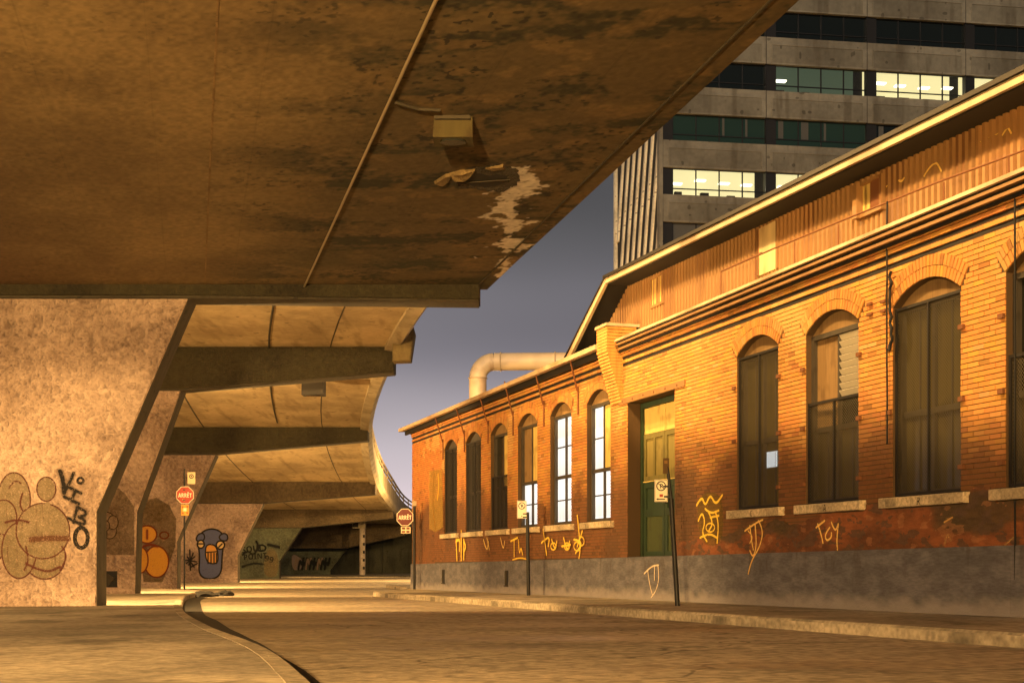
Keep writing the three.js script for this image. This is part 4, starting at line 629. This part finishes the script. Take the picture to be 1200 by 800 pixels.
// ---------------------------------------------------------------- office building behind
{
  const ZO = 92, ang = 8.6 * Math.PI / 180, O = thing('office_building', 'concrete office block with lit ribbon windows rising behind the brick building', 'building', [PX(777, ZO), 0, -ZO], ang);
  const yb = 20.0 + E, per = 3.72, bay = 7.35, sp = std({ map: rep(T.concrete, 14), color: rgb(.80, .75, .62), bumpMap: rep(T.grain, 3), bumpScale: .02 }), panel = std({ map: rep(T.concrete, 14), color: rgb(.62, .58, .47) }), groove = M.darkMetal;
  const win0 = 25.2 + E;                             // sill of the third row from the top
  const dimGlass = std({ color: rgb(.022, .05, .036), roughness: .1 }), greyGlass = std({ color: rgb(.12, .11, .085), roughness: .2 }), blackGlass = std({ color: rgb(.008, .012, .01), roughness: .1 });
  const room = std({ color: rgb(.5, .48, .36), emissive: rgb(1, .89, .47), emissiveIntensity: .98 }), roomDim = std({ color: rgb(.1, .14, .1), emissive: rgb(.32, .46, .30), emissiveIntensity: .16 }), lamp = std({ color: rgb(1, 1, .9), emissive: rgb(1, .97, .8), emissiveIntensity: 3 });
  const lit = { '0,0': 1, '0,1': 1, '2,1': 3, '2,2': 1, '2,3': 1, '2,4': 1, '-1,0': 2, '-1,1': 2, '1,3': 1 };
  put('core', span(.1, 44, 0, 46.9, -13.3, -2.6), M.edgeDark, O);
  for (let f = -7; f <= 5; f++) {
    const w0 = win0 + f * per, w1 = w0 + 1.86; if (w0 > 45 || w0 < 2) continue;
    const vis = f >= -2 && f <= 4;
    for (let b = 0; b < 6; b++) {
      const x0 = b * bay, x1 = x0 + bay;
      const s = put('spandrel', span(x0 + .025, x1 - .025, w1, w0 + per, -.5, 0), sp, O);
      if (vis) { put('recessed_panel', span(x0 + .45, x1 - .35, w1 + .12, w0 + per - .55, -.02, .012), panel, s); put('panel_lip', [span(x0 + .40, x1 - .30, w0 + per - .55, w0 + per - .49, -.02, .05), span(x0 + .40, x0 + .45, w1 + .12, w0 + per - .55, -.02, .05), span(x1 - .35, x1 - .30, w1 + .12, w0 + per - .55, -.02, .05)], sp, s); }
      const kind = lit[`${f},${b}`] || 0;
      put('pier', span(x0, x0 + .72, w0, w1, -.5, -.18), groove, O);
      const W = group('window', O), n = 4, pw = (bay - .72) / n;
      const back = kind === 1 ? room : kind === 3 ? roomDim : null;
      if (kind === 1 || kind === 3) { put('lit_room', span(x0 + .72, x1, w0, w1 + .95, -2.55, -2.5), back, W); if (vis) for (let k = 0; k < (kind === 1 ? 4 : 1); k++) put('ceiling_light', box(.75, .09, .4, x0 + 1.3 + k * 1.65 + .4 * hash(f + 9, b * 7 + k, 3), w1 - .3 - .5 * hash(f + 9, b * 7 + k, 5), -1.2 - .6 * hash(k, b, 1)), lamp, W); if (vis) for (let k = 0; k < 3; k++) put('furniture', box(.5 + .5 * hash(k, b, 2), .3 + .4 * hash(k, b, 6), .3, x0 + 1.5 + 1.9 * k, w0 + .3, -1.6), M.edgeDark, W); }
      for (let k = 0; k < n; k++) {
        const a = x0 + .72 + k * pw, z = -.3;
        if (vis) put('frame', [span(a, a + .07, w0, w1, z - .06, z + .06), span(a + .07, a + pw, w0, w0 + .05, z - .06, z + .06), span(a + .07, a + pw, w0 + .46, w0 + .52, z - .05, z + .05), span(a + .07, a + pw, w1 - .05, w1, z - .06, z + .06)], M.darkMetal, W);
        const gm = kind === 1 || kind === 3 ? M.glass : kind === 2 ? greyGlass : (hash(f + 20, b * 5 + k, 9) > .55 || f >= 2 ? blackGlass : dimGlass);
        put('pane', span(a + .07, a + pw, w0 + .52, w1 - .05, z - .01, z), gm, W); put('pane', span(a + .07, a + pw, w0 + .05, w0 + .46, z - .01, z), gm, W);
        if (vis && f < 2 && !kind && hash(f + 30, b * 5 + k, 4) > .5) put('blind', span(a + .25, a + .25 + pw * .4 * hash(f + 3, k, 8), w0 + .55, w1 - .1, z + .002, z + .012), greyGlass, W);
      }
    }
  }
  for (let b = 0; b <= 6; b++) put('bay_joint', span(b * bay - .02, b * bay + .02, 6, 47, -.5, -.02), groove, O);
  put('side_wall', span(-.05, .1, 0, 47, -13.4, -.6), M.edgeDark, O); put('corner_strip', span(-.25, 0, 0, 47, -.6, .02), sp, O);
  put('roof', span(-.3, 44.3, 47, 47.5, -13.5, .1), sp, O);
  const fin = std({ map: rep(T.concrete, 6), color: rgb(2.9, 2.7, 2.2) });
  for (let i = 0; i < 13; i++) { // slanting fins over the side wall
    const lo = 10, hi = 46, run = 11, zb = -23.5 + i * 1.85, t0 = clamp((-13.1 - zb) / run), t1 = clamp((-.6 - zb) / run); if (t1 - t0 < .03) continue;
    put('fin', loft([t0, t1].map((t) => { const y = lerp(lo, hi, t), zz = zb + run * t; return [[-.05, y, zz - .30], [-.17, y, zz - .22], [-.19, y, zz + .22], [-.05, y, zz + .30]]; })), fin, O);
  }
  put('corner_strip', span(-.3, .1, 0, 47, -13.75, -13.4), fin, O);
}

// ---------------------------------------------------------------- signs
const face = (w, h, r, z, draw, scale = 420) => { // printed flat plate with rounded corners; returns the printed mesh parts
  const cv = document.createElement('canvas'); cv.width = Math.round(w * scale); cv.height = Math.round(h * scale); const c = cv.getContext('2d'); c.scale(scale, scale); draw(c);
  const t = new THREE.CanvasTexture(cv); t.colorSpace = THREE.SRGBColorSpace; t.magFilter = THREE.LinearFilter; return std({ map: t, roughness: .55 }); };
function plate(parent, name, pts, w, h, x, y, z, mat, rot = 0, backMat = M.galv) {
  const p = put(name, prism(pts, -.004, 0).rotateZ(0), backMat, parent); p.position.set(x, y, z); p.rotation.y = rot;
  const g = new THREE.ShapeGeometry(shapeOf(pts)), q = g.attributes.position, uv = g.attributes.uv; for (let i = 0; i < q.count; i++) uv.setXY(i, q.getX(i) / w + .5, q.getY(i) / h + .5); g.translate(0, 0, .0025);
  put('sign_face', g, mat, p); return p;
}
const oct = (r) => { const o = []; for (let i = 0; i < 8; i++) { const a = Math.PI / 8 + i * Math.PI / 4; o.push([r * Math.cos(a), r * Math.sin(a)]); } return o; };
const rect = (w, h) => [[-w / 2, -h / 2], [w / 2, -h / 2], [w / 2, h / 2], [-w / 2, h / 2]];
const stopDraw = (col, accent) => (c) => { const n = .64; c.fillStyle = '#e9dcc0'; c.fillRect(0, 0, n, n); c.fillStyle = col; const o = oct(.325); c.beginPath(); o.forEach(([x, y], i) => c[i ? 'lineTo' : 'moveTo'](n / 2 + x, n / 2 - y)); c.fill(); c.fillStyle = '#f0e4cc'; c.font = 'bold .165px sans-serif'; c.save(); c.translate(n / 2, n / 2); c.scale(1, 1.25); c.textAlign = 'center'; c.textBaseline = 'middle'; c.fillText('ARRÊT', 0, .0); c.restore(); if (accent) { c.fillStyle = 'rgba(235,190,110,.9)'; c.beginPath(); c.arc(n * .45, n * .78, .05, 0, 7); c.fill(); } };
const stopCanvas = (col, acc) => { const S = 512, cv = document.createElement('canvas'); cv.width = cv.height = S; const c = cv.getContext('2d'); c.fillStyle = '#e9dcc0'; c.fillRect(0, 0, S, S); c.fillStyle = col; c.beginPath(); oct(S * .505).forEach(([x, y], i) => c[i ? 'lineTo' : 'moveTo'](S / 2 + x, S / 2 - y)); c.fill(); c.fillStyle = '#f2e6cf'; c.font = 'bold 132px sans-serif'; c.textAlign = 'center'; c.textBaseline = 'middle'; c.save(); c.translate(S / 2, S / 2); c.scale(1.02, 1.3); c.fillText('ARRÊT', 0, 6); c.restore(); if (acc) { c.fillStyle = 'rgba(240,200,120,.85)'; c.beginPath(); c.ellipse(S * .45, S * .80, 34, 22, .3, 0, 7); c.fill(); c.beginPath(); c.ellipse(S * .36, S * .76, 14, 12, 0, 0, 7); c.fill(); } const t = new THREE.CanvasTexture(cv); t.colorSpace = THREE.SRGBColorSpace; t.magFilter = THREE.LinearFilter; return std({ map: t, roughness: .5 }); };
const plaque = (w, h, draw) => { const S = 400, cv = document.createElement('canvas'); cv.width = Math.round(w * S); cv.height = Math.round(h * S); const c = cv.getContext('2d'); draw(c, cv.width, cv.height); const t = new THREE.CanvasTexture(cv); t.colorSpace = THREE.SRGBColorSpace; t.magFilter = THREE.LinearFilter; return std({ map: t, roughness: .55 }); };
{ // left stop sign
  const Z = 52, x = PX(215.5, Z), y0 = G(x, Z), g = thing('stop_sign', 'red octagonal stop sign reading ARRÊT on a thin post before the orange graffiti pier', 'stop sign', [x, y0, -Z]), ly = (py) => PY(py, Z) - y0, lx = (px) => PX(px, Z) - x;
  put('post', bar([0, -.2, -.03], [0, ly(549), -.03], .032, 8), M.post, g);
  plate(g, 'octagon', oct(.36), .665, .665, lx(216.5), ly(580), .01, stopCanvas('#a52c14', 1));
  plate(g, 'upper_plaque', rect(.30, .46), .30, .46, lx(224), ly(560), .005, plaque(.3, .46, (c, w, h) => { c.fillStyle = '#d9c9a0'; c.fillRect(0, 0, w, h); c.strokeStyle = '#2a2014'; c.lineWidth = w * .11; c.beginPath(); c.arc(w / 2, h * .36, w * .24, 0, 7); c.stroke(); c.fillStyle = '#2a2014'; c.beginPath(); c.arc(w / 2, h * .36, w * .1, 0, 7); c.fill(); }));
  plate(g, 'lower_plaque', rect(.30, .42), .30, .42, lx(216.5), ly(597.5), .01, plaque(.3, .42, (c, w, h) => { c.fillStyle = '#e8a23a'; c.fillRect(0, 0, w, h); c.fillStyle = '#fff0c8'; c.fillRect(w * .3, h * .3, w * .4, h * .3); c.fillStyle = '#b04818'; for (const [a, b] of [[.1, .15], [.7, .12], [.12, .7], [.68, .68]]) c.fillRect(w * a, h * b, w * .2, h * .16); }));
  put('clamp', [box(.09, .04, .09, 0, ly(580) + .2, -.02), box(.09, .04, .09, 0, ly(580) - .2, -.02)], M.post, g);
}
{ // right stop sign at the building corner
  const Z = 45.5, x = PX(485.5, Z), y0 = G(x, Z), g = thing('stop_sign', 'dark red stop sign reading ARRÊT on a black post at the brick building corner', 'stop sign', [x, y0, -Z]), ly = (py) => PY(py, Z) - y0, lx = (px) => PX(px, Z) - x;
  put('post', bar([0, -.2, 0], [0, ly(592), 0], .045, 8), M.post, g); put('post_cap', [box(.14, .16, .1, 0, ly(590), 0)], M.cream, g);
  plate(g, 'octagon', oct(.315), .58, .58, lx(474.5), ly(606), .03, stopCanvas('#5c1208', 0), -.25);
  plate(g, 'lower_plaque', rect(.34, .22), .34, .22, lx(475.5), ly(621), .03, plaque(.34, .22, (c, w, h) => { c.fillStyle = '#d8c8a4'; c.fillRect(0, 0, w, h); c.fillStyle = '#5a1a0c'; c.fillRect(w * .1, h * .1, w * .34, h * .3); c.fillRect(w * .56, h * .1, w * .34, h * .3); c.fillRect(w * .1, h * .6, w * .34, h * .3); c.fillRect(w * .56, h * .6, w * .34, h * .3); }), -.25);
  put('bracket', [bar([lx(474.5), ly(606) + .14, .0], [0, ly(606) + .14, 0], .016), bar([lx(474.5), ly(606) - .14, 0], [0, ly(606) - .14, 0], .016)], M.post, g);
}
const parkFace = (w, h, extra) => plaque(w, h, (c, W, H) => { c.fillStyle = '#f2e7c6'; c.fillRect(0, 0, W, H); c.strokeStyle = '#1d1a12'; c.lineWidth = W * .02; c.strokeRect(W * .04, H * .03, W * .92, H * .94); c.lineWidth = W * .075; c.beginPath(); c.arc(W / 2, H * .29, W * .33, 0, 7); c.stroke(); c.fillStyle = '#1d1a12'; c.font = `bold ${W * .46}px sans-serif`; c.textAlign = 'center'; c.textBaseline = 'middle'; c.fillText('P', W * .52, H * .30); c.lineWidth = W * .05; c.beginPath(); c.moveTo(W * .27, H * .17); c.lineTo(W * .73, H * .41); c.stroke(); if (extra) { c.fillStyle = '#a8442c'; c.fillRect(W * .38, H * .66, W * .26, H * .12); c.fillStyle = '#1d1a12'; c.fillRect(W * .2, H * .86, W * .6, H * .045); c.beginPath(); c.moveTo(W * .12, H * .882); c.lineTo(W * .28, H * .83); c.lineTo(W * .28, H * .935); c.fill(); } else { c.fillStyle = '#1d1a12'; c.fillRect(W * .44, H * .85, W * .1, H * .05); } });
{ // near parking sign, leaning
  const Z = 22.6, x = PX(795, Z), y0 = G(x, Z), g = thing('parking_sign', 'no-parking plate on a leaning black post before the green door', 'parking sign', [x, y0, -Z]), ly = (py) => PY(py, Z) - y0, lx = (px) => PX(px, Z) - x;
  put('post', [bar([0, -.2, 0], [lx(786.5), ly(584), 0], .042, 8), bar([lx(787), ly(588), .01], [lx(781), ly(537), .01], .026, 8)], M.post, g);
  plate(g, 'sign_plate', rect(.225, .37), .225, .37, lx(774.5), ly(575), .05, parkFace(.225, .37, 1), .12);
  plate(g, 'upper_plaque', rect(.11, .26), .11, .26, lx(780.5), ly(546), .04, plaque(.11, .26, (c, w, h) => { c.fillStyle = '#5a4526'; c.fillRect(0, 0, w, h); c.fillStyle = '#8c6a38'; c.fillRect(w * .2, h * .15, w * .5, h * .2); }), .3, M.rust);
  put('clamp', [box(.12, .03, .06, lx(781), ly(570), .02), box(.12, .03, .06, lx(782), ly(582), .02)], M.post, g);
}
{ // far parking sign
  const Z = 33, x = PX(619.5, Z), y0 = G(x, Z), g = thing('parking_sign', 'no-parking plate on a straight black post before the lit white windows', 'parking sign', [x, y0, -Z]), ly = (py) => PY(py, Z) - y0, lx = (px) => PX(px, Z) - x;
  put('post', bar([0, -.2, 0], [lx(618), ly(600), 0], .045, 8), M.post, g);
  plate(g, 'sign_plate', rect(.235, .43), .235, .43, lx(611.5), ly(597), .05, parkFace(.235, .43, 0), .1); put('clamp', [box(.16, .03, .06, lx(616), ly(602), .02), box(.16, .03, .06, lx(616), ly(606), .02)], M.post, g);
}

// ---------------------------------------------------------------- sodium lamps that light the street, some added as fill
function lampLight(parent, p, I, radius = 8) { const l = new THREE.PointLight(SODIUM, I, 0, 2); l.position.set(...p); l.castShadow = true; l.shadow.radius = radius; parent.add(l); }
function addedPierLamp(X, Y0, Z, I, label) {              // added unseen lamp on the far side of a pier, lights the next
  const g = thing('added_pier_lamp', label, 'lamp', [X, Y0 + E, -Z]);
  put('back_plate', box(.5, .6, .06, 0, 0, -.03), M.darkMetal, g); put('lamp_bulb', new THREE.SphereGeometry(.16, 16, 12).translate(0, -.05, -.26), M.lens, g); put('hood', [box(.46, .03, .4, 0, .22, -.24)], M.darkMetal, g);
  lampLight(g, [0, -.05, -.26], I);
}
{ // fill lamp and flood head added on a post behind the photographer
  const X = -2.6, Z = -5, y0 = G(X, Z), g = thing('lamp_standard', 'added sodium fill lamp on a post behind the viewpoint, unseen', 'street lamp', [X, y0, -Z]), h = 2.35 + E - y0;
  put('pole', bar([0, 0, 0], [0, h - .18, 0], .07, 10), M.post, g); put('base_plate', box(.4, .06, .4, 0, .03, 0), M.post, g); put('lamp_globe', new THREE.SphereGeometry(.2, 20, 14).translate(0, h, 0), M.lens, g); put('lamp_cap', new THREE.CylinderGeometry(.05, .2, .1, 16).translate(0, h + .25, 0), M.post, g);
  lampLight(g, [0, h, 0], 900, 10);
  put('added_flood_housing', box(.42, .36, .18, .1, h - .5, -.14), M.post, g); put('lamp_lens', box(.36, .3, .01, .1, h - .5, -.236), M.lens, g);
  const l = new THREE.SpotLight(SODIUM, 3000, 0, .80, 1, 2); l.position.set(.1, h - .5, -.3); l.castShadow = true; l.shadow.radius = 10; l.target.position.set(-7.6, h - 1.2, -25); g.add(l, l.target);
}
{ // unseen floodlight added to wash the foot of the first pier
  const X = -5.6, Z = -2, y0 = G(X, Z), h = 2.6 + E - y0, g = thing('added_flood_mast', 'added unseen sodium floodlight on a short mast turned to the first pier', 'floodlight', [X, y0, -Z]);
  put('pole', bar([0, 0, 0], [0, h - .1, 0], .05, 10), M.post, g); put('base_plate', box(.35, .05, .35, 0, .025, 0), M.post, g); put('housing', box(.4, .34, .16, 0, h, .1), M.post, g); put('lamp_lens', box(.34, .28, .01, 0, h, .012), M.lens, g);
  const l = new THREE.SpotLight(SODIUM, 3700, 0, .165, 1, 2); l.position.set(0, h, -.06); l.castShadow = true; l.shadow.radius = 8; l.target.position.set(-9.0 - X, .3 + E - y0, -(25 - Z)); g.add(l, l.target);
}
for (const Z of [5, 17.5, 29.5]) { // lamps on the viaduct deck: the parapet's shadow falls along the foot of the brick wall
  const X = edgeX(Z) - 2.0, y0 = NEAR + E + 1.75, h = 10.9 + E - y0, g = thing('deck_lamp', `sodium lamp post on the viaduct deck ${Z < 10 ? 'nearest the viewpoint' : Z < 20 ? 'midway along the near span' : 'beyond the first pier'}`, 'street lamp', [X, y0 + (Z > 25 ? .35 : 0), -Z]);
  put('pole', bar([-.5, 0, 0], [-.5, h + .2, 0], .07, 10), M.post, g); put('arm', bar([-.5, h + .2, 0], [0, h + .2, 0], .04, 8), M.post, g); put('lamp_bulb', new THREE.SphereGeometry(.12, 16, 12).translate(0, h, 0), M.lens, g); put('hood', new THREE.CylinderGeometry(.1, .24, .1, 16).translate(0, h + .17, 0), M.post, g);
  lampLight(g, [0, h, 0], 620, 5);
}
addedPierLamp(-8.6, 3.9, 25.64, 500, 'added unseen sodium lamp on the rear of the first pier');
addedPierLamp(-12.2, 3.7, 40.64, 480, 'added unseen sodium lamp on the rear of the second pier');
addedPierLamp(-15.0, 3.3, 57.64, 560, 'added unseen sodium lamp on the rear of the third pier');
addedPierLamp(-16.6, 2.4, 76.64, 420, 'added unseen sodium lamp on the rear of the fourth pier');

{ // lamp standard on the cross street, hidden behind the brick building
  const X = -2.0, Z = 80, y0 = G(X, Z), h = 4.6 + E - y0, g = thing('lamp_standard', 'sodium lamp standard on the side street behind the brick building', 'street lamp', [X, y0, -Z]);
  put('pole', bar([0, 0, 0], [0, h - .18, 0], .07, 10), M.post, g); put('lamp_globe', new THREE.SphereGeometry(.2, 20, 14).translate(0, h, 0), M.lens, g); put('lamp_cap', new THREE.CylinderGeometry(.05, .2, .1, 16).translate(0, h + .25, 0), M.post, g);
  lampLight(g, [0, h, 0], 900, 10);
}
renderer.render(scene, camera);
